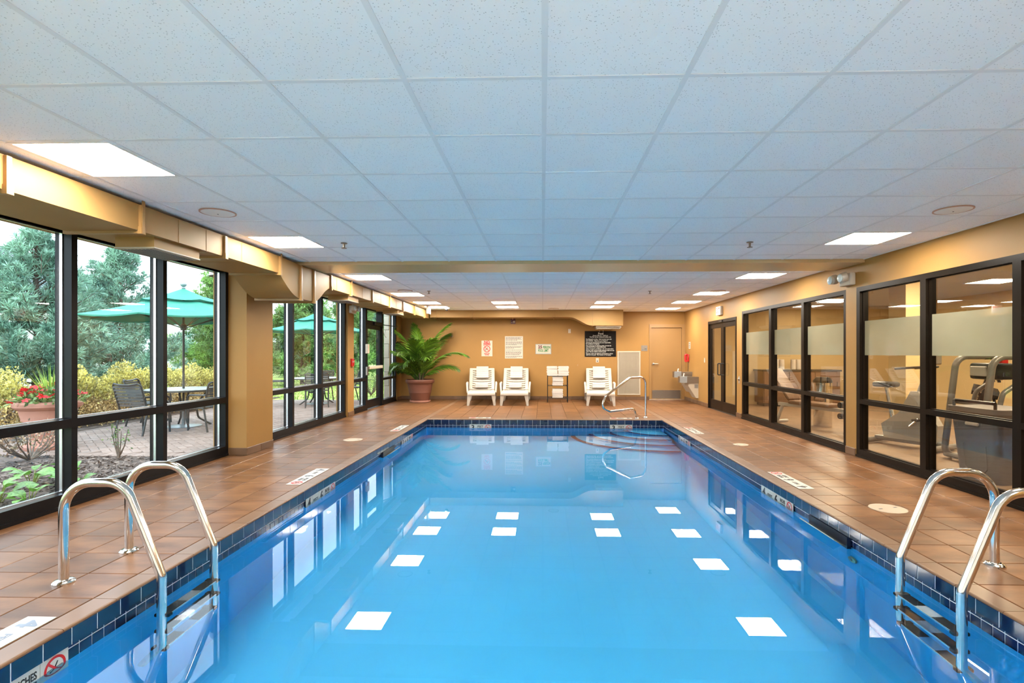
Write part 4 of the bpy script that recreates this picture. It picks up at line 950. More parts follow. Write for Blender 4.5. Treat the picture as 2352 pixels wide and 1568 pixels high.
# ================================================================== POTTED PALM
pp = thing('potted_palm', 'large green palm in a ribbed terracotta pot by the garden door', 'potted palm', (-3.36, 14.62, 0))
MB().lathe([(0.24,0.0),(0.275,0.008),(0.285,0.05),(0.265,0.052),(0.255,0.02)], 32).build('saucer', 'clay_pink', pp, True)
MB().lathe([(0.235,0.02),(0.30,0.26),(0.305,0.262),(0.303,0.272),(0.345,0.505),(0.347,0.515),(0.375,0.52),(0.392,0.545),(0.392,0.60),(0.38,0.62),(0.355,0.62),(0.345,0.575)], 40, capt=False).build('pot', 'terracotta', pp, True)
MB().lathe([(0.348,0.565),(0.2,0.575),(0.0,0.58)], 32, capb=False, capt=False).build('soil', 'soil', pp)
def frond(az, tilt, L, droop, nl, ll, seed, w0=0.0145, base=(0,0,0.57), twist=0.0):
    rnd = random.Random(seed); mb = MB(); pts = []; n = 22
    h = Vector((math.cos(az), math.sin(az), 0)); p = Vector(base)+h*0.03; a = tilt; pts.append(p.copy())
    for i in range(n):
        a = tilt - droop*((i+1)/n)**1.7
        p = p + (h*math.cos(a)+Vector((0,0,1))*math.sin(a))*(L/n); pts.append(p.copy())
    mb.tube(pts, [0.016*(1-i/(n+1))**0.7+0.002 for i in range(n+1)], 6)
    side = Vector((-h.y, h.x, 0)); side = (side*math.cos(twist)+Vector((0,0,1))*math.sin(twist)).normalized()
    for j in range(nl):
        u = 0.20+0.80*j/(nl-1); fi = u*n; i = min(int(fi), n-1); q = pts[i].lerp(pts[i+1], fi-i); tg = (pts[i+1]-pts[i]).normalized()
        nm = side.cross(tg).normalized()
        l = ll*(0.45+0.55*math.sin(PI*min(1, (u-0.12)*1.05)))*(1.0 if u < 0.9 else 0.75)*rnd.uniform(.9,1.1)
        sweep = 0.55+0.75*u
        for s in (-1, 1):
            dr = (side*s*math.cos(sweep)+tg*math.sin(sweep)+nm*rnd.uniform(0.05,0.28)).normalized()
            wv = tg.cross(dr).cross(dr).normalized()*(w0*rnd.uniform(.85,1.1))
            m1 = q+dr*l*0.35; m2 = q+dr*l*0.72-Vector((0,0,1))*l*0.06; tip = q+dr*l-Vector((0,0,1))*l*rnd.uniform(0.12,0.26)
            mb.add([q+wv*0.35, q-wv*0.35, m1+wv, m1-wv, m2+wv*0.8, m2-wv*0.8, tip], [(0,1,3,2),(2,3,5,4),(4,5,6)])
    return mb
FR = [(3.05,1.42,1.75,0.9,34,.42),(2.62,1.25,1.55,1.0,32,.42),(3.45,1.22,1.40,1.25,30,.40),(2.1,1.50,1.80,0.75,34,.42),(0.35,1.40,1.85,0.75,34,.42),(0.9,1.30,1.75,0.9,32,.42),
      (-0.25,1.05,1.75,1.45,36,.30),(0.1,0.85,1.20,1.3,28,.34),(-1.2,1.30,1.15,1.5,30,.40),(-1.75,1.15,1.25,1.75,30,.38),(-2.3,1.05,1.15,1.8,28,.36),(-2.85,1.05,1.30,1.85,30,.34),
      (3.3,0.85,1.05,1.55,26,.30),(2.75,0.75,0.95,1.2,24,.30),(1.5,1.2,1.5,1.0,30,.40),(-0.8,1.45,1.45,1.05,32,.44),(1.9,1.0,1.0,1.2,26,.34),(-1.5,1.48,1.5,1.2,34,.46),(-2.05,1.35,1.3,1.45,32,.42),(2.9,1.35,1.6,1.25,34,.44),(3.6,1.0,1.25,1.7,28,.34)]
def clampy(mb):   # keep leaves inside the room corner
    mb.v = [(max(x, XL+0.06+3.36), min(y, YB-0.03-14.62), z) for x, y, z in mb.v]; return mb
for k, (az, ti, L, dr, nl, ll) in enumerate(FR): clampy(frond(az, ti, L*0.97, dr, int(nl*1.55), ll, k, base=(0.05*math.cos(k*2.4), 0.05*math.sin(k*2.4), 0.57), twist=random.uniform(-.5,.5))).build('frond', 'palm_leaf', pp)
for k in range(7):
    a = k*0.9+0.3; MB().tube([(0.07*math.cos(a),0.07*math.sin(a),0.56),(0.10*math.cos(a),0.10*math.sin(a),0.72),(0.14*math.cos(a),0.14*math.sin(a),0.80)], [0.03,0.024,0.012], 7).build('stem_stub', 'palm_trunk', pp)

# ================================================================== FITNESS ROOM BEHIND THE GLASS
GX1, GY0, GY1 = 9.0, 0.6, 14.2
struct(MB().box(XR+0.12, GX1, GY0, GY1, -0.12, -0.002).build('floor_fitness', 'gym_floor'))
gc = struct(MB().box(XR+0.12, GX1, GY0, GY1, CZ+0.02, CZ+0.12).build('ceiling_fitness', 'gym_ceiling'))
struct(MB().box(GX1, GX1+0.1, GY0, GY1, -0.1, CZ+0.1).build('wall_fitness_side', 'gym_wall'))
struct(MB().box(XR+0.12, GX1+0.1, GY1, GY1+0.1, -0.1, CZ+0.1).build('wall_fitness_back', 'gym_wall'))
struct(MB().box(XR+0.12, GX1+0.1, GY0-0.1, GY0, -0.1, CZ+0.1).build('wall_fitness_near', 'gym_wall'))
struct(MB().box(5.55, 5.95, 8.35, 8.75, -0.002, CZ+0.02).build('wall_fitness_column', 'gym_wall'))
dg = struct(MB().box(GX1-0.04, GX1, 9.3, 10.3, 0, 2.1).build('door_4', 'door_paint'), 'cream door inside the fitness room')
MB().sphere((GX1-0.08, 9.42, 1.0), 0.04, 10, 8).build('knob', 'brushed', dg, True)
glens = MB().box(-0.29, 0.29, -0.29, 0.29, -0.004, 0.002).mesh('diffuser', 'gym_lens'); gfr = MB()
for a in range(4):
    k = len(gfr.v); gfr.box(-0.31, 0.31, 0.29, 0.31, -0.008, 0.004); gfr.xf(Matrix.Rotation(a*PI/2, 4, 'Z'), k)
gfr = gfr.mesh('frame', 'grid_white')
for x, y, l in ((5.6,5.0,'fitness room ceiling light nearest the camera'),(5.6,7.4,'fitness room ceiling light above the exercise bike'),(5.6,10.2,'fitness room ceiling light above the weight bench'),(7.6,6.2,'fitness room ceiling light above the cable machine'),(7.6,9.2,'fitness room ceiling light above the dumbbell rack'),(6.6,12.4,'fitness room ceiling light by the back counter')):  # some of these lights are added just to brighten the fitness room
    t = thing('ceiling_light', l, 'ceiling light', (x, y, CZ+0.018), 0, 'fitness room ceiling lights'); obj('diffuser', glens, t); obj('frame', gfr, t)
t = thing('ceiling_vent', 'round dark ceiling vent inside the fitness room', 'vent', (6.0, 8.0, CZ+0.02))
k = MB(); ring(k, 0.10, 0.16, -0.02, 0.0); k.build('rim', 'grille_dark', t); MB().lathe([(0.07,-0.015),(0.07,0)], 20).build('core', 'grille_white', t)
# dumbbell rack
dr = thing('dumbbell_rack', 'two tier black dumbbell rack inside the fitness room', 'rack', (7.6, 9.4, 0), 0.9)
for sx in (-0.62, 0.62):
    MB().tube([(sx,0.22,0.0),(sx,-0.05,1.0)], 0.035, 8).build('upright', 'black_metal', dr); MB().box(sx-0.035, sx+0.035, -0.30, 0.30, 0, 0.05).build('foot', 'black_metal', dr)
for z, y in ((0.58,0.02),(0.90,-0.04)):
    s = MB().box(-0.66, 0.66, y-0.13, y-0.09, z-0.03, z).box(-0.66, 0.66, y+0.09, y+0.13, z+0.03, z+0.06).build('shelf', 'black_metal', dr)
hx = [(0.072*math.cos(PI/3*k), 0.072*math.sin(PI/3*k)) for k in range(6)]
dm1 = MB().prism(hx, -0.17, -0.06, 'y').mesh('weight', 'black_plastic'); dm2 = MB().prism(hx, 0.06, 0.17, 'y').mesh('weight', 'black_plastic')
dm3 = MB().tube([(0,-0.065,0),(0,0.065,0)], 0.016, 8).mesh('grip', 'stainless')
Rr = Matrix.Rotation(0.9, 3, 'Z')
for row, (z, y) in enumerate(((0.625+0.062,0.02),(0.945+0.062,-0.04))):
    for k in range(7):
        p = Vector((7.6, 9.4, z)) + Rr @ Vector((-0.54+0.18*k, y, 0))
        t = thing('dumbbell', 'black hexagonal dumbbell number %s from the left on the %s tier' % (('one','two','three','four','five','six','seven')[k], ('lower','upper')[row]), 'dumbbell', p, 0.9, 'dumbbells on the rack')
        t.rotation_euler = Euler((0.25, 0, 0.9)); obj('weight', dm1, t); obj('weight', dm2, t); obj('grip', dm3, t)
# cable machine / tubular frame
cm = thing('exercise_machine', 'tall tubular grey exercise machine with console inside the fitness room', 'exercise machine', (5.15, 6.75, 0), 0)
for y in (-0.28, 0.28):
    MB().tube(fillet([(1.0,y,0.03),(0.0,y,0.03),(0.16,y,1.30),(1.1,y,1.30)], [0,0.12,0.16,0], 6), 0.038, 12).build('side_frame', 'machine_grey', cm, True)
    MB().tube(fillet([(0.14,y*0.7,0.03),(0.34,y*0.7,0.86),(0.55,y*0.7,1.0)], [0,0.1,0], 5), 0.028, 10).build('upright', 'machine_grey', cm, True)
    MB().rbox(0.5, 0.95, y-0.03, y+0.03, 1.26, 1.34, 0.015, 2).build('hand_grip', 'black_plastic', cm, True)
MB().tube([(0.16,-0.28,0.72),(0.16,0.28,0.72)], 0.025, 8).build('cross_bar', 'machine_grey', cm); MB().tube([(0.02,-0.28,0.05),(0.02,0.28,0.05)], 0.03, 8).build('cross_bar', 'machine_grey', cm)
MB().rbox(0.22, 0.52, -0.16, 0.16, 1.02, 1.22, 0.03, 2).build('console', 'black_plastic', cm, True); MB().rbox(0.20, 0.225, -0.12, 0.12, 1.06, 1.18, 0.008, 1).build('screen', 'machine_white', cm); MB().rbox(0.45, 0.53, -0.06, 0.06, 1.2, 1.32, 0.02, 2).build('bottle_holder', 'fire_red', cm, True)
# grey bin
gb = thing('laundry_bin', 'grey plastic bin with white handle beside the fitness room glass', 'bin', (4.78, 5.80, 0), 0.1)
v = MB(); n = 20
def rr(hx_, hy_, r):
    out = []
    for cx_, cy_, a0 in ((hx_-r,hy_-r,0),(-hx_+r,hy_-r,PI/2),(-hx_+r,-hy_+r,PI),(hx_-r,-hy_+r,1.5*PI)):
        out += [(cx_+r*math.cos(a0+PI/2*k/4), cy_+r*math.sin(a0+PI/2*k/4)) for k in range(5)]
    return out
vs = []; fs = []
for hz, hx_, hy_ in ((0,0.20,0.22),(0.05,0.215,0.235),(0.70,0.26,0.29),(0.72,0.285,0.315),(0.77,0.285,0.315)): vs += [(p[0],p[1],hz) for p in rr(hx_, hy_, 0.07)]
for i in range(4):
    for k in range(n): fs.append((i*n+k, i*n+(k+1) % n, (i+1)*n+(k+1) % n, (i+1)*n+k))
fs.append(tuple(range(n-1,-1,-1))); fs.append(tuple(4*n+k for k in range(n)))
v.add(vs, fs).build('bin_body', 'bin_grey', gb, True)
MB().tube([(-0.24,-0.24,0.83),(-0.24,0.24,0.83)], 0.018, 8).tube([(-0.24,-0.24,0.76),(-0.24,-0.24,0.83)], 0.015, 6).tube([(-0.24,0.24,0.76),(-0.24,0.24,0.83)], 0.015, 6).build('top_bar', 'black_metal', gb)
MB().rbox(-0.275, -0.25, -0.08, 0.08, 0.58, 0.615, 0.01, 1).build('handle', 'plastic_white', gb)
MB().tube([(-0.212-0.02,-0.13,0.38),(-0.206-0.012,-0.13,0.14),(-0.2-0.014,-0.07,0.08),(-0.2-0.014,0.07,0.08),(-0.206-0.012,0.13,0.14),(-0.212-0.02,0.13,0.38)], 0.012, 6).build('moulded_rib', 'bin_grey', gb, True)
# exercise bike
eb = thing('exercise_bike', 'white upright exercise bike inside the fitness room', 'exercise bike', (5.26, 7.85, 0), 0.5)
MB().tube([(-0.30,-0.45,0.05),(0.30,-0.45,0.05)], 0.04, 10).build('floor_tube', 'machine_grey', eb, True); MB().tube([(-0.28,0.45,0.05),(0.28,0.45,0.05)], 0.04, 10).build('floor_tube', 'machine_grey', eb, True)
MB().rbox(-0.06, 0.06, -0.45, 0.45, 0.05, 0.12, 0.02, 2).build('base_beam', 'machine_grey', eb)
MB().prism([(-0.38,0.10),(0.30,0.10),(0.34,0.30),(0.10,0.48),(-0.06,0.80),(-0.16,0.80),(-0.40,0.34)], -0.075, 0.075, 'x').build('shroud', 'machine_white', eb)
MB().tube([(0,0.22,0.4),(0,0.30,0.84)], 0.03, 10).build('seat_post', 'stainless', eb); MB().rbox(-0.13, 0.13, 0.17, 0.45, 0.84, 0.92, 0.035, 2).build('saddle', 'black_plastic', eb, True)
MB().tube([(0,-0.12,0.75),(0,-0.28,1.22)], 0.03, 10).build('mast', 'machine_white', eb); MB().rbox(-0.13, 0.13, -0.36, -0.28, 1.18, 1.40, 0.02, 2).build('console', 'machine_grey', eb)
MB().tube(fillet([(-0.25,0.05,1.12),(-0.25,-0.28,1.15),(0.25,-0.28,1.15),(0.25,0.05,1.12)], 0.09), 0.017, 8).build('handlebar', 'black_plastic', eb, True)
for s in (-1, 1): MB().tube([(s*0.08,-0.05,0.30),(s*0.09,-0.05+s*0.12,0.30-s*0.12)], 0.014, 6).build('crank', 'stainless', eb); MB().rbox(s*0.10-0.05+s*0.05, s*0.10+0.05+s*0.05, -0.09+s*0.12, -0.01+s*0.12, 0.27-s*0.12, 0.30-s*0.12, 0.008, 1).build('pedal', 'black_plastic', eb)
# weight bench
wbn = thing('weight_bench', 'brown padded weight bench inside the fitness room', 'bench', (4.95, 9.45, 0), 0.35)
MB().rbox(-0.15, 0.15, -0.15, 0.75, 0.40, 0.47, 0.03, 2).build('seat_pad', 'vinyl_brown', wbn, True)
bp_ = MB().rbox(-0.15, 0.15, 0, 0.75, -0.035, 0.035, 0.03, 2); bp_.xf(Matrix.Translation((0,0.72,0.47)) @ Matrix.Rotation(0.85, 4, 'X')); bp_.build('back_pad', 'vinyl_brown', wbn, True)
MB().box(-0.03, 0.03, -0.35, 1.1, 0.34, 0.40).build('beam', 'machine_white', wbn); MB().tube([(0,-0.30,0.38),(0,-0.55,0.03)], 0.03, 8).build('leg', 'machine_white', wbn); MB().tube([(0,1.0,0.38),(0,1.15,0.03)], 0.03, 8).build('leg', 'machine_white', wbn)
MB().tube([(-0.25,-0.55,0.03),(0.25,-0.55,0.03)], 0.028, 8).build('foot', 'machine_white', wbn); MB().tube([(-0.25,1.15,0.03),(0.25,1.15,0.03)], 0.028, 8).build('foot', 'machine_white', wbn)
for z in (0.30, 0.48): MB().tube([(-0.2,-0.42,z),(0.2,-0.42,z)], 0.05, 10).build('foam_roller', 'black_plastic', wbn)
tc_ = thing('trash_can', 'tall round stainless trash can inside the fitness room', 'trash can', (5.15, 10.0, 0))
MB().lathe([(0.15,0),(0.155,0.01),(0.155,0.80)], 28, capt=False).build('body', 'stainless', tc_, True); MB().lathe([(0.16,0.80),(0.16,0.84),(0.11,0.90),(0.075,0.90),(0.07,0.82)], 28, capb=False).build('lid', 'black_metal', tc_, True)
cb_ = thing('counter_cabinet', 'wooden counter cabinet at the back of the fitness room', 'cabinet', (6.5, GY1-0.3, 0))
MB().box(-0.95, 0.95, -0.27, 0.28, 0.08, 0.88).build('body', 'vinyl_brown', cb_); MB().box(-0.98, 0.98, -0.30, 0.29, 0.88, 0.92).build('worktop', 'black_plastic', cb_); MB().box(-0.9, 0.9, -0.22, 0.25, 0, 0.08).build('plinth', 'black_plastic', cb_)
for k in range(3):
    dd = MB().box(-0.93+0.63*k, -0.33+0.63*k, -0.29, -0.27, 0.10, 0.86).build('cabinet_door', 'vinyl_brown', cb_); MB().box(-0.40+0.63*k, -0.38+0.63*k, -0.31, -0.29, 0.5, 0.62).build('handle', 'brushed', dd)
rl = MB().lathe([(0.05,0),(0.062,0.01),(0.065,0.13),(0.062,0.25),(0.05,0.26)], 16).mesh('rolled_towel', 'towel', True)
for k, x in enumerate((5.95,6.09,6.38,6.52,6.66)): tag(obj('rolled_towel', rl, None, (x, GY1-0.38, 0.92)), 'white rolled towel standing on the fitness room counter, %s from the left' % ('first','second','third','fourth','fifth')[k], 'towel', 'rolled towels on the counter')

# ================================================================== GARDEN
gr = struct(MB().box(-60, XL-0.15, -30, 70, -0.6, GZ-0.03).build('ground', 'lawn'), 'green lawn')
pt = struct(MB().box(-9.2, XL-0.15, 7.1, 15.6, GZ-0.05, GZ-0.009).build('patio', 'paver_joint'), 'brick paver patio in the garden')
# herringbone pavers at 45 degrees
PW, PL = 0.105, 0.21
pav = []
R45 = Matrix.Rotation(PI/4, 3, 'Z')
for i in range(-70, 70):
    for j in range(-50, 50):
        bx = i*PW + j*PW*0; by = 0
        # herringbone: brick pairs
        x = (i + 0)*PW; y = (i + 4*j)*PW
        for (cx_, cy_, rot) in ((x+PL/2, y+PW/2, 0.0), (x+PW/2, y+PW+PL/2, PI/2)):
            p = R45 @ Vector((cx_, cy_, 0)); px, py = p.x-6.6, p.y+11
            if -8.55 < px < XL-0.25 and 7.2 < py < 15.5 and px > -7.9-0.1*abs(py-9) : pav.append((px, py, rot+PI/4))
pav.sort(key=lambda q: math.hypot(q[0], q[1]))
pm = chamfer_tile('paver', 'paver', PL-0.006, PW-0.006, 0.03, 0.004)
rest = MB(); tv = [v.co.copy() for v in pm.vertices]; tf = [tuple(p.vertices) for p in pm.polygons]
for k, (x, y, r) in enumerate(pav):
    z = GZ+random.uniform(-0.0015, 0.0015)
    if k < 300: obj('paver', pm, pt, (x, y, z), (0,0,r))
    else:
        Rm = Matrix.Translation((x,y,z)) @ Matrix.Rotation(r, 4, 'Z'); rest.add([Rm @ v for v in tv], tf)
if rest.v: stuff(rest.build('paver_field', 'paver_stuff', pt))
for k in range(40):   # soldier edge next to the bed
    x = XL-0.26-PW*1.02*k
    if x > -8.6: obj('paver', pm, pt, (x, 7.10+0.0, GZ), (0,0,PI/2))
# mulch bed by the window
mb_ = MB(); nx_, ny_ = 60, 60; vv = []; ff = []
for j in range(ny_+1):
    for i in range(nx_+1):
        x = -9.5+(9.5+XL-0.21)*i/nx_; y = 1.0+6.0*j/ny_
        z = GZ+0.010+0.022*math.sin(x*2.1+1)*math.sin(y*1.7)+0.009*math.sin(x*9)*math.sin(y*11)
        edge = min(1, (7.0-y)/0.5); vv.append((x, y, z*edge+(GZ-0.012)*(1-edge)))
for j in range(ny_):
    for i in range(nx_): a = j*(nx_+1)+i; ff.append((a, a+1, a+nx_+2, a+nx_+1))
mb_.add(vv, ff); tag(mb_.build('mulch_bed', 'mulch', None, True), 'brown bark mulch bed between the window and the patio', 'mulch', kind='stuff')
ch = MB()
for k in range(7000):
    x = random.uniform(-8.4, XL-0.2); y = random.uniform(3.2, 7.0); a = random.uniform(0, PI); l = random.uniform(0.012, 0.035); w_ = random.uniform(0.004, 0.010)
    z = GZ+0.010+0.022*math.sin(x*2.1+1)*math.sin(y*1.7)+0.009*math.sin(x*9)*math.sin(y*11)+0.006
    if y > 6.5: z = GZ-0.004
    c_, s_ = math.cos(a), math.sin(a); t1 = random.uniform(-.012,.012)
    ch.add([(x-l*c_-w_*s_,y-l*s_+w_*c_,z-t1),(x-l*c_+w_*s_,y-l*s_-w_*c_,z-t1+.004),(x+l*c_+w_*s_,y+l*s_-w_*c_,z+t1+.006),(x+l*c_-w_*s_,y+l*s_+w_*c_,z+t1)], [(0,1,2,3)])
tag(ch.build('mulch_chips', 'mulch_chip'), 'loose bark chips strewn over the mulch bed', 'mulch', kind='stuff')
hb = struct(MB().box(-13, -8.2, 3, 16.5, GZ-0.05, GZ+0.0).build('planting_bed', 'mulch'), 'mulched strip under the hedge')
gl = MB()
for k in range(9000):
    x = random.uniform(-14, XL-0.4); y = random.uniform(15.9, 27)
    if x > -6.3 and y < 16.1: continue
    h = random.uniform(0.03, 0.08); a = random.uniform(0, 2*PI); dx, dy = 0.012*math.cos(a), 0.012*math.sin(a)
    gl.add([(x-dx,y-dy,GZ-0.03),(x+dx,y+dy,GZ-0.03),(x+random.uniform(-.03,.03),y+random.uniform(-.03,.03),GZ-0.03+h)], [(0,1,2)])
tag(gl.build('grass', 'grass_blade'), 'grass growing beyond the patio', 'grass', kind='stuff')

# ---- leaf cloud helper (vectorised)
def leaf_mesh(name, m, P, Dn, ln, wd, seed=0):
    """P (n,3) leaf bases, Dn (n,3) directions; diamond leaves of two triangles each with random roll"""
    rs = np.random.RandomState(seed); n = len(P)
    Dn = Dn/np.linalg.norm(Dn, axis=1, keepdims=True)
    r = rs.normal(size=(n,3)); S_ = np.cross(Dn, r); S_ /= np.linalg.norm(S_, axis=1, keepdims=True)
    ln = np.broadcast_to(np.asarray(ln, float), (n,))[:,None]*rs.uniform(.7,1.25,(n,1)); wd = np.broadcast_to(np.asarray(wd, float), (n,))[:,None]
    mid = P+Dn*ln*0.5
    V = np.stack([P, mid+S_*wd, P+Dn*ln, mid-S_*wd], 1).reshape(-1,3)
    F = np.arange(4*n).reshape(n,4)
    me = bpy.data.meshes.new(name); me.vertices.add(4*n); me.vertices.foreach_set('co', V.ravel())
    me.loops.add(4*n); me.loops.foreach_set('vertex_index', F.ravel()); me.polygons.add(n)
    me.polygons.foreach_set('loop_start', np.arange(0,4*n,4)); me.polygons.foreach_set('loop_total', np.full(n,4))
    me.materials.append(MATS[m]); me.update(calc_edges=True); me.validate(); return me
def pine(loc, h, r, seed, label, m='needle_blue', dens=1.0, low=0.05, nl=0.15):
    rs = np.random.RandomState(seed); t = thing('pine_tree', label, 'tree', loc, 0, 'pine trees behind the hedge')
    MB().tube([(0,0,0),(0.03,0.02,h*0.5),(0,0,h*0.97)], [0.09,0.06,0.012], 8).build('trunk', 'bark', t, True)
    br = MB(); Ps = []; Ds = []
    nb = int(95*dens)
    for b in range(nb):
        u = low+(0.99-low)*(b+rs.rand())/nb; z = h*u; L = r*(1-u)**0.75*rs.uniform(0.75,1.15)+0.16
        az = rs.rand()*2*PI; el = 0.15+0.75*u+rs.uniform(-.15,.2)
        d0 = np.array([math.cos(az)*math.cos(el), math.sin(az)*math.cos(el), math.sin(el)])
        k = 7; pts = [np.array([0,0,z])+d0*L*i/k+np.array([0,0,1])*0.14*L*(i/k)**2 for i in range(k+1)]
        br.tube([tuple(p) for p in pts], [0.016*(1-i/(k+1))+0.003 for i in range(k+1)], 4, caps=False)
        nt = max(5, int(L*30*dens))
        for q in range(nt):
            s = (0.28+0.72*rs.rand())*k; i = min(int(s), k-1); p = pts[i]+(pts[i+1]-pts[i])*(s-i)
            off = rs.normal(size=3)*0.085*(0.5+L*0.35); off[2] *= 0.7; c = p+off
            ax = d0*0.8+off*4+np.array([0,0,0.35]); ax /= np.linalg.norm(ax); nn = 13
            dv = ax[None]*0.9+rs.normal(size=(nn,3))*0.55
            Ps.append(np.repeat(c[None], nn, 0)); Ds.append(dv)
    # upright candles on the tips
    for b in range(14):
        az = rs.rand()*2*PI; rr_ = r*0.55*rs.rand(); zz = h*(1-0.55*rr_/r)*rs.uniform(.88,1.0)
        br.tube([(rr_*math.cos(az),rr_*math.sin(az),zz-0.2),(rr_*math.cos(az)*1.05,rr_*math.sin(az)*1.05,zz+0.22)], [0.010,0.006], 4, caps=False)
        c = np.array([rr_*math.cos(az)*1.05, rr_*math.sin(az)*1.05, zz+0.2]); nn = 12
        Ps.append(np.repeat(c[None],nn,0)); Ds.append(np.array([0,0,0.5])+rs.normal(size=(nn,3))*0.6)
    br.build('branches', 'bark', t)
    P = np.concatenate(Ps); D = np.concatenate(Ds)
    stuff(obj('needles', leaf_mesh('needles', m, P, D, nl, nl*0.064, seed), t))
    return t
pine((-11.3,11.6,GZ), 4.0, 1.75, 1, 'blue green pine at the left edge behind the planter', dens=1.15)
pine((-12.2,15.1,GZ), 4.2, 1.85, 2, 'blue green pine left of the near green umbrella', dens=1.15)
pine((-12.0,19.3,GZ), 4.3, 1.75, 3, 'pine with bare tips right behind the near umbrella', 'needle_green', dens=1.1)
pine((-15.2,10.8,GZ), 3.4, 1.7, 4, 'low dark pine filling the gap behind the left pines', 'needle_green')
pine((-10.6,23.3,GZ), 4.6, 2.0, 5, 'bushy green pine across the lawn left of the far umbrella', 'needle_green', dens=1.35, nl=0.24)
pine((-9.9,27.8,GZ), 4.4, 2.1, 6, 'broad green pine across the lawn behind the far umbrella', 'needle_green', dens=1.35, nl=0.24)
pine((-8.4,32.3,GZ), 4.0, 2.0, 7, 'round green pine across the lawn right of the far umbrella', 'needle_green', dens=1.35, nl=0.24)
pine((-12.0,41.0,GZ), 6.0, 2.3, 8, 'tall pointed pine far across the lawn', 'needle_blue', dens=1.35, nl=0.24)
pine((-6.9,37.2,GZ), 4.2, 2.2, 9, 'bright green pine seen through the garden door', 'needle_green', dens=1.35, nl=0.24)
pine((-14.4,32.0,GZ), 4.8, 2.2, 10, 'grey green pine in the second row across the lawn', 'needle_blue', dens=1.35, nl=0.24)
pine((-15.2,26.0,GZ), 4.4, 2.0, 11, 'shaded pine in the second row behind the lawn', 'needle_blue', dens=1.35, nl=0.24)
def bush(loc, rx, ry, h, seed, label, n=9500, m='azalea', m2='azalea_low', ls=0.055, group='azalea hedge bushes'):
    rs = np.random.RandomState(seed); t = thing('hedge_bush', label, 'bush', loc, 0, group)
    tw_ = MB()
    for k in range(18):
        a = rs.rand()*2*PI; q = rs.uniform(.3,.85)
        tw_.tube([(0.1*math.cos(a),0.1*math.sin(a),0),(rx*q*.5*math.cos(a),ry*q*.5*math.sin(a),h*.4),(rx*q*math.cos(a),ry*q*math.sin(a),h*.82)], [0.014,0.009,0.004], 4, caps=False)
    tw_.build('stems', 'twig', t)
    d = rs.normal(size=(n,3)); d /= np.linalg.norm(d, axis=1, keepdims=True); d[:,2] = np.abs(d[:,2])*1.0
    lump = 1+0.16*np.sin(d[:,0]*7+seed)*np.sin(d[:,1]*6)+0.10*np.sin(d[:,2]*11+seed)
    rad = rs.uniform(.72,1.03,n)*lump
    P = d*rad[:,None]*np.array([rx,ry,h]); P[:,2] = np.maximum(P[:,2], 0.03)
    D = d*0.7+rs.normal(size=(n,3))*0.75+np.array([0,0,0.35])
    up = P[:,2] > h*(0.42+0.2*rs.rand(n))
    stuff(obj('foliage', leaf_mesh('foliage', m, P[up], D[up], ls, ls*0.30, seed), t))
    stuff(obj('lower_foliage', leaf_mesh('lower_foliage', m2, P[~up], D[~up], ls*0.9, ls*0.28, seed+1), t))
    return t
HB = [(-9.3,7.6,0.93),(-9.25,8.9,0.97),(-9.1,10.1,0.97),(-8.95,11.3,1.0),(-8.85,12.5,1.02),(-8.75,13.7,1.03),(-8.7,14.9,1.02),(-9.6,6.3,0.95)]
HN = ['behind the flower planter','left of the near table','behind the near patio chairs','behind the near table','behind the near umbrella pole','right of the near umbrella pole','at the right end of the hedge','at the left end of the hedge']
for k, (x, y, h) in enumerate(HB): bush((x,y,GZ), 0.78, 0.80, h, 20+k, 'yellow green azalea hedge bush '+HN[k])
def sparse_shrub(loc, h, sp, seed, label, nst=9, m='shrub_leaf', nleaf=26, ls=0.04):
    rs = np.random.RandomState(seed); t = thing('garden_shrub', label, 'shrub', loc, 0)
    s = MB(); P = []; D = []
    for k in range(nst):
        a = rs.rand()*2*PI; e = np.array([sp*math.cos(a)*rs.uniform(.5,1), sp*math.sin(a)*rs.uniform(.5,1), h*rs.uniform(.7,1)])
        mid = e*0.5+np.array([e[0]*0.12,e[1]*0.12,-0.03]); s.tube([(0,0,0),tuple(mid),tuple(e)], [0.012,0.008,0.003], 5, caps=False)
        for q in range(nleaf):
            u = rs.uniform(.45,1.0); p = (1-u)**2*0+2*u*(1-u)*mid+u*u*e; P.append(p+rs.normal(size=3)*0.05); D.append(rs.normal(size=3)+np.array([0,0,.4]))
    s.build('stems', 'twig', t); stuff(obj('foliage', leaf_mesh('foliage', m, np.array(P), np.array(D), ls, ls*0.3, seed), t)); return t
sparse_shrub((-6.55,6.65,GZ), 0.50, 0.55, 41, 'sparse reddish shrub in front of the clay planter', 16, nleaf=34)
sparse_shrub((-7.55,6.60,GZ), 0.42, 0.42, 42, 'small twiggy shrub at the left window edge', 14, nleaf=30)
sparse_shrub((-5.55,6.85,GZ), 0.48, 0.14, 43, 'thin upright shrub stem between the mullions', 5, 'flower_leaf', 16)
sparse_shrub((-6.15,16.7,GZ), 0.85, 0.5, 44, 'round leafy shrub seen through the narrow side window', 22, 'shrub_leaf', 40)
sparse_shrub((-5.55,17.2,GZ), 0.75, 0.45, 45, 'round leafy shrub seen through the garden door', 20, 'flower_leaf', 40)
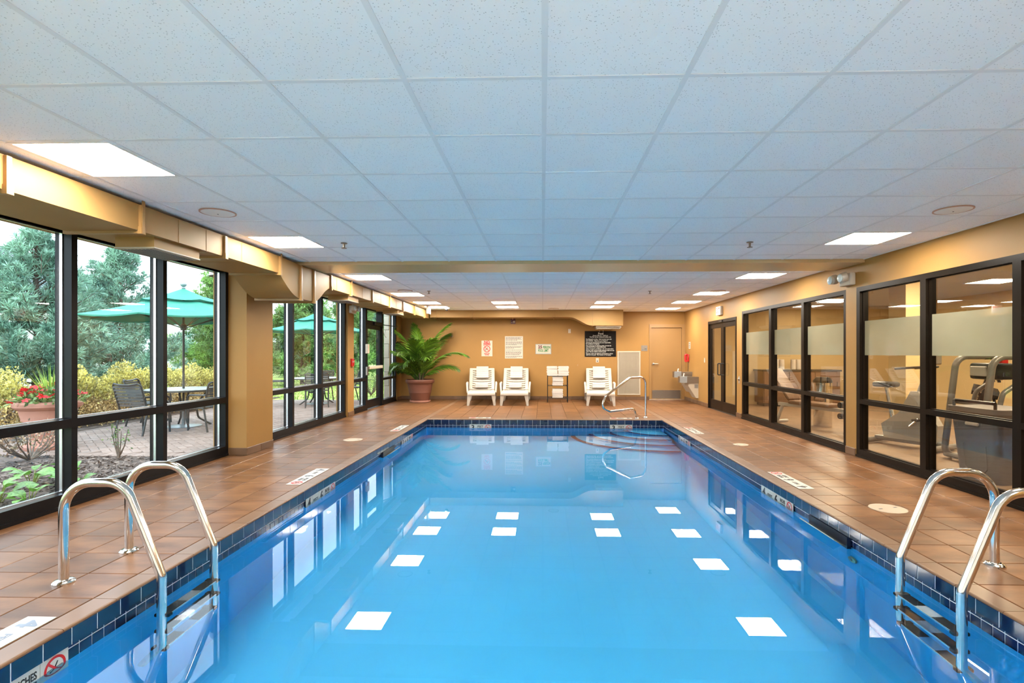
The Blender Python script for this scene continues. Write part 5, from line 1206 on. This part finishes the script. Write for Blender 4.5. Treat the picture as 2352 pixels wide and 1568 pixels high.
# broad leaved plants in the mulch, each leaf a part
lf_v = MB(); rowsL = 7; vv = []; ff = []
for i in range(rowsL+1):
    u = i/rowsL; wv = 0.36*math.sin(PI*min(1, u*0.92+0.06))**0.8*(1 if i < rowsL else 0.02); z = 0.22*math.sin(PI*u*0.8)-0.12*u*u
    vv += [(u, -wv, z+0.06*wv*2), (u, 0, z), (u, wv, z+0.06*wv*2)]
for i in range(rowsL): a = 3*i; ff += [(a,a+1,a+4,a+3),(a+1,a+2,a+5,a+4)]
leafM = lf_v.add(vv, ff).mesh('leaf', 'leaf_bright', True)
for k, (x, y, n, s) in enumerate(((-4.95,4.72,9,.15),(-5.25,5.35,10,.15),(-4.75,5.25,9,.15),(-4.85,4.25,9,.16),(-5.35,4.75,8,.15),(-4.62,4.68,7,.13))):
    t = thing('leafy_plant', 'low bright green leafy plant in the mulch, ' + ('nearest the pane corner','farthest from the window','beside the mullion','at the bottom left of the pane','at the left picture edge','right against the sill')[k], 'plant', (x, y, GZ-0.02), 0, 'leafy plants in the mulch')
    for j in range(n):
        a = 2*PI*j/n*1.3+k; st_ = random.uniform(.03,.13); zt = random.uniform(.08,.20)
        obj('leaf', leafM, t, (st_*math.cos(a), st_*math.sin(a), zt), (random.uniform(-.3,.3), random.uniform(-.35,.35), a), (s*random.uniform(.8,1.25),)*3)
        MB().tube([(0,0,0),(st_*math.cos(a), st_*math.sin(a), zt+0.002)], 0.004, 4).build('stalk', 'palm_stem', t)
# flower planter
fp_ = thing('flower_planter', 'pink clay urn planter with red flowers and spiky grass', 'planter', (-7.16, 7.55, GZ))
MB().lathe([(0.30,0.0),(0.31,0.02),(0.31,0.05),(0.27,0.06),(0.22,0.10),(0.20,0.14),(0.23,0.24),(0.285,0.40),(0.30,0.41),(0.298,0.43),(0.33,0.56),(0.365,0.58),(0.395,0.61),(0.395,0.65),(0.37,0.68),(0.335,0.68),(0.32,0.63)], 40, capt=False).build('pot', 'clay_pink', fp_, True)
MB().lathe([(0.325,0.64),(0.0,0.66)], 24, capb=False, capt=False).build('soil', 'soil', fp_)
rs = np.random.RandomState(5); n = 700; d = rs.normal(size=(n,3)); d /= np.linalg.norm(d,axis=1,keepdims=True); d[:,2] = np.abs(d[:,2])
P = d*rs.uniform(.5,1.0,(n,1))*np.array([.42,.42,.20])+np.array([0,0,.66]); stuff(obj('foliage', leaf_mesh('foliage', 'flower_leaf', P, d+rs.normal(size=(n,3))*.6, .075, .02, 5), fp_))
fl_m = MB()
for k in range(5):
    a = 2*PI*k/5; fl_m.add([(0,0,0),(0.030*math.cos(a-.5),0.030*math.sin(a-.5),0.008),(0.045*math.cos(a),0.045*math.sin(a),0.004),(0.030*math.cos(a+.5),0.030*math.sin(a+.5),0.008)], [(0,1,2,3)])
flM = fl_m.mesh('flower', 'petal_red')
for k in range(46):
    a = rs.rand()*2*PI; rr_ = .42*math.sqrt(rs.rand()); z = .68+.19*(1-(rr_/.44)**2)+rs.uniform(-.02,.06)
    obj('flower', flM, fp_, (rr_*1.05*math.cos(a), rr_*1.05*math.sin(a), z), (rs.uniform(-.7,.7), rs.uniform(-.7,.7), rs.rand()*6), (1.25,)*3)
sp_ = MB()
for k in range(46):
    a = rs.rand()*2*PI; e = rs.uniform(.1,.75); l = rs.uniform(.40,.62); b0 = Vector((0.03*math.cos(a),0.03*math.sin(a)+.05,.68)); d_ = Vector((math.sin(e)*math.cos(a),math.sin(e)*math.sin(a),math.cos(e))); sd = Vector((-math.sin(a),math.cos(a),0))*0.009
    m1 = b0+d_*l*.5; tp = b0+d_*l-Vector((0,0,.06*l)); sp_.add([b0-sd,b0+sd,m1+sd,m1-sd,tp],[(0,1,2,3),(3,2,4)])
sp_.build('spike_leaves', 'spike_leaf', fp_)

# ---- patio furniture
def strap_chair(loc, rz, label):
    t = thing('patio_chair', label, 'chair', loc, rz, 'strap patio chairs')
    Wc = 0.27
    for s in (-1, 1):
        x = s*Wc
        MB().tube(fillet([(x,0.24,0.0),(x,0.22,0.42),(x,-0.20,0.41),(x,-0.30,0.0)], [0,0.05,0.05,0], 4), 0.016, 8).build('leg_frame', 'patio_metal', t, True)
        MB().tube(fillet([(x,-0.20,0.40),(x,-0.33,0.84),(x*0.8,-0.36,0.87)], [0,0.05,0], 4), 0.016, 8).build('back_post', 'patio_metal', t, True)
        MB().tube(fillet([(x*1.05,0.24,0.42),(x*1.05,0.22,0.63),(x*1.05,-0.28,0.64)], [0,0.08,0], 5), 0.016, 8).build('armrest', 'patio_metal', t, True)
    MB().tube(fillet([(-Wc*0.82,-0.355,0.865),(-0.1,-0.37,0.845),(0.1,-0.37,0.845),(Wc*0.82,-0.355,0.865)], 0.1, 3), 0.016, 8).build('top_rail', 'patio_metal', t, True)
    MB().tube([(-Wc,0.22,0.41),(Wc,0.22,0.41)], 0.014, 6).build('front_rail', 'patio_metal', t)
    for k in range(7):
        u = (k+0.5)/7.4; y = -0.215-0.135*u; z = 0.47+0.385*u
        MB().rbox(-Wc, Wc, y-0.005, y+0.005, z-0.021, z+0.021, 0.003, 1).build('back_strap', 'patio_strap', t)
    for k in range(7): MB().rbox(-Wc, Wc, -0.18+0.058*k, -0.135+0.058*k, 0.415, 0.425, 0.003, 1).build('seat_strap', 'patio_strap', t)
    return t
def patio_set(cx_, cy_, R_, tops, chairs, nm):
    tb = thing('patio_table', 'round %s patio table with white top' % nm, 'table', (cx_, cy_, GZ), 0, 'round patio tables')
    MB().lathe([(0.60,0.675),(0.615,0.68),(0.615,0.70),(0.60,0.71)], 40).build('table_top', 'table_top', tb, True)
    g = MB(); ring(g, 0.585, 0.622, 0.670, 0.700, n=40); g.build('rim', 'patio_metal', tb)
    for k in range(4):
        a = PI/4+k*PI/2; MB().tube(fillet([(0.42*math.cos(a),0.42*math.sin(a),0.675),(0.20*math.cos(a),0.20*math.sin(a),0.40),(0.24*math.cos(a),0.24*math.sin(a),0.15),(0.46*math.cos(a),0.46*math.sin(a),0.0)], 0.1, 4), 0.018, 8).build('leg', 'patio_metal', tb, True)
    g = MB(); ring(g, 0.19, 0.22, 0.30, 0.33, n=24); g.build('leg_ring', 'patio_metal', tb)
    u = thing('patio_umbrella', 'green market umbrella over the %s patio table' % nm, 'umbrella', (cx_, cy_, GZ), 0.2, 'green patio umbrellas')
    MB().lathe([(0.30,0.0),(0.30,0.012),(0.10,0.03),(0.03,0.035),(0.03,0.30)], 32).build('base', 'steel_plate', u, True)
    MB().tube([(0,0,0.03),(0,0,2.50)], 0.02, 10).build('pole', 'patio_metal', u, True)
    ze, zt = tops
    zm = ze+(zt-ze)*0.58; rm = R_*0.40
    for k in range(8):
        a0, a1 = 2*PI*k/8, 2*PI*(k+1)/8; N_ = 6; vv = []; ff = []
        for i in range(N_+1):
            q = i/N_; r_ = rm*0.92+(R_-rm*0.92)*q; z = zm-0.02+(ze-zm+0.02)*q-0.02*math.sin(PI*q)
            for j in range(5):
                v_ = j/4; a = a0+(a1-a0)*v_; c_ = math.cos((a1-a0)/2)/math.cos(a-(a0+a1)/2); sag = 0.035*q*math.sin(PI*v_)
                vv.append((r_*c_*math.cos(a), r_*c_*math.sin(a), z-sag))
        for i in range(N_):
            for j in range(4): b = i*5+j; ff.append((b,b+1,b+6,b+5))
        nv = len(vv); vv2 = [(x,y,z-0.004) for x,y,z in vv]
        vl = [(R_*math.cos(a0),R_*math.sin(a0),ze),(R_*math.cos(a1),R_*math.sin(a1),ze),(R_*1.0*math.cos(a1),R_*math.sin(a1),ze-0.09),(R_*math.cos(a0),R_*math.sin(a0),ze-0.09)]
        MB().add(vv, ff).add(vv2, [tuple(reversed(f)) for f in ff]).build('canopy_panel', 'canopy_green', u, True)
        m_ = MB(); e5 = vv[N_*5:]; m_.add([p for p in e5]+[(p[0]*0.999,p[1]*0.999,p[2]-0.025) for p in e5], [(j,j+1,j+6,j+5) for j in range(4)]); m_.build('hem', 'canopy_green', u)
        a = a0; MB().tube([(0.03*math.cos(a),0.03*math.sin(a),zm-0.05),(R_*0.98*math.cos(a),R_*0.98*math.sin(a),ze-0.012)], 0.008, 5).build('rib', 'patio_metal', u)
        MB().tube([(0.03*math.cos(a),0.03*math.sin(a),ze-0.18),(R_*0.5*math.cos(a),R_*0.5*math.sin(a),ze+(zm-ze)*0.45-0.05)], 0.007, 5).build('strut', 'patio_metal', u)
    v8 = []; f8 = []
    for i, (r_, z) in enumerate(((0.03,zt),(rm*0.5,zm+(zt-zm)*0.42),(rm*1.06,zm-0.005))):
        for k in range(32):
            a = 2*PI*k/32; sag = (0.03*abs(math.sin(4*a)) if i == 2 else 0); v8.append((r_*math.cos(a), r_*math.sin(a), z-sag+0.012))
    for i in range(2):
        for k in range(32): f8.append((i*32+k,i*32+(k+1) % 32,(i+1)*32+(k+1) % 32,(i+1)*32+k))
    MB().add(v8, f8).build('vent_cap', 'canopy_green', u, True)
    fn = MB().sphere((0,0,zt+0.10), 0.055, 14, 10); fn.lathe([(0.02,zt-0.02),(0.035,zt+0.03),(0.02,zt+0.06)], 12); fn.build('finial', 'steel_plate', u, True)
    MB().lathe([(0.045,ze-0.22),(0.05,ze-0.20),(0.05,ze-0.12),(0.03,ze-0.10)], 12).build('hub', 'patio_metal', u)
    for (x, y, rz, l) in chairs: strap_chair((x, y, GZ), rz, l)
patio_set(-6.72, 9.83, 1.58, (2.02, 2.56), [(-6.80,8.95,-0.15,'dark strap chair with its back to us left of the near patio table'),(-7.55,10.1,-1.35,'dark strap chair half hidden behind the front one at the near table'),(-5.95,9.45,1.15,'dark strap chair right of the near patio table facing it'),(-6.25,10.75,2.7,'dark strap chair on the far side of the near patio table')], 'near')
patio_set(-6.10, 14.3, 1.32, (1.98, 2.44), [(-6.95,13.9,-1.2,'dark strap chair left of the far patio table'),(-6.35,15.05,3.0,'dark strap chair behind the far patio table'),(-5.35,14.9,2.3,'dark strap chair at the right behind the far patio table'),(-5.75,13.5,0.4,'dark strap chair in front of the far patio table')], 'far')

# ---- neighbouring building with standing seam roof
bd_ = thing('neighbour_building', 'white building with grey standing seam metal roof beyond the pines', 'building', (-24, 22, GZ), 0.35)
MB().box(-3.5, 3.5, -8, 8, 0, 3.6).build('wall', 'stucco', bd_)
MB().prism([(-4.1,3.5),(0,6.2),(4.1,3.5),(4.1,3.38),(-4.1,3.38)], -8.5, 8.5, 'y').build('roof', 'roof_metal', bd_)
for k in range(34):
    y = -8.4+0.51*k; MB().add([(4.12,y-0.02,3.50),(4.12,y+0.02,3.50),(0,y+0.02,6.22),(0,y-0.02,6.22),(4.12,y-0.02,3.57),(4.12,y+0.02,3.57),(0,y+0.02,6.29),(0,y-0.02,6.29)], [(0,1,2,3),(4,5,6,7),(0,3,7,4),(1,2,6,5),(0,1,5,4)]).build('roof_seam', 'roof_seam', bd_)
for k in range(4):
    wnd = MB().box(3.5, 3.54, -6.6+4*k, -5.2+4*k, 1.0, 2.4).build('window', 'black_plastic', bd_)
bd2 = thing('neighbour_house', 'small white house with grey metal roof seen between the pines', 'building', (-21, 34, GZ), 0.55)
MB().box(-2.5, 2.5, -3, 3, 0, 3.4).build('wall', 'stucco', bd2); MB().prism([(-2.9,3.3),(0,5.2),(2.9,3.3)], -3.3, 3.3, 'y').build('roof', 'roof_metal', bd2)
for k in range(13):
    y = -3.2+0.53*k; MB().add([(2.92,y-0.025,3.31),(2.92,y+0.025,3.31),(0,y+0.025,5.22),(0,y-0.025,5.22),(2.92,y-0.025,3.38),(2.92,y+0.025,3.38),(0,y+0.025,5.29),(0,y-0.025,5.29)], [(0,1,2,3),(4,5,6,7),(0,3,7,4),(1,2,6,5)]).build('roof_seam', 'roof_seam', bd2)
MB().box(2.5, 2.54, -1, 1, 1.0, 2.2).build('window', 'black_plastic', bd2)
t = thing('outdoor_lamp', 'grey dome lamp on the outside wall above the garden window', 'lamp', (XL-0.21, 8.15, 2.72), PI/2)
MB().lathe([(0.27,-0.20),(0.255,-0.10),(0.19,-0.02),(0.06,0.03),(0.05,0.06)], 28, (0,0.52,0), capb=False).build('shade', 'roof_metal', t, True)
MB().tube(fillet([(0,0.0,-0.05),(0,0.2,0.18),(0,0.52,0.18),(0,0.52,0.05)], 0.1, 5), 0.016, 8).build('arm', 'roof_metal', t, True)
MB().lathe([(0.06,0),(0.06,0.02)], 16).xf(Matrix.Translation((0,0.0,-0.05)) @ Matrix.Rotation(-PI/2, 4, 'X')).build('wall_plate', 'roof_metal', t)
bpy.context.view_layer.update()
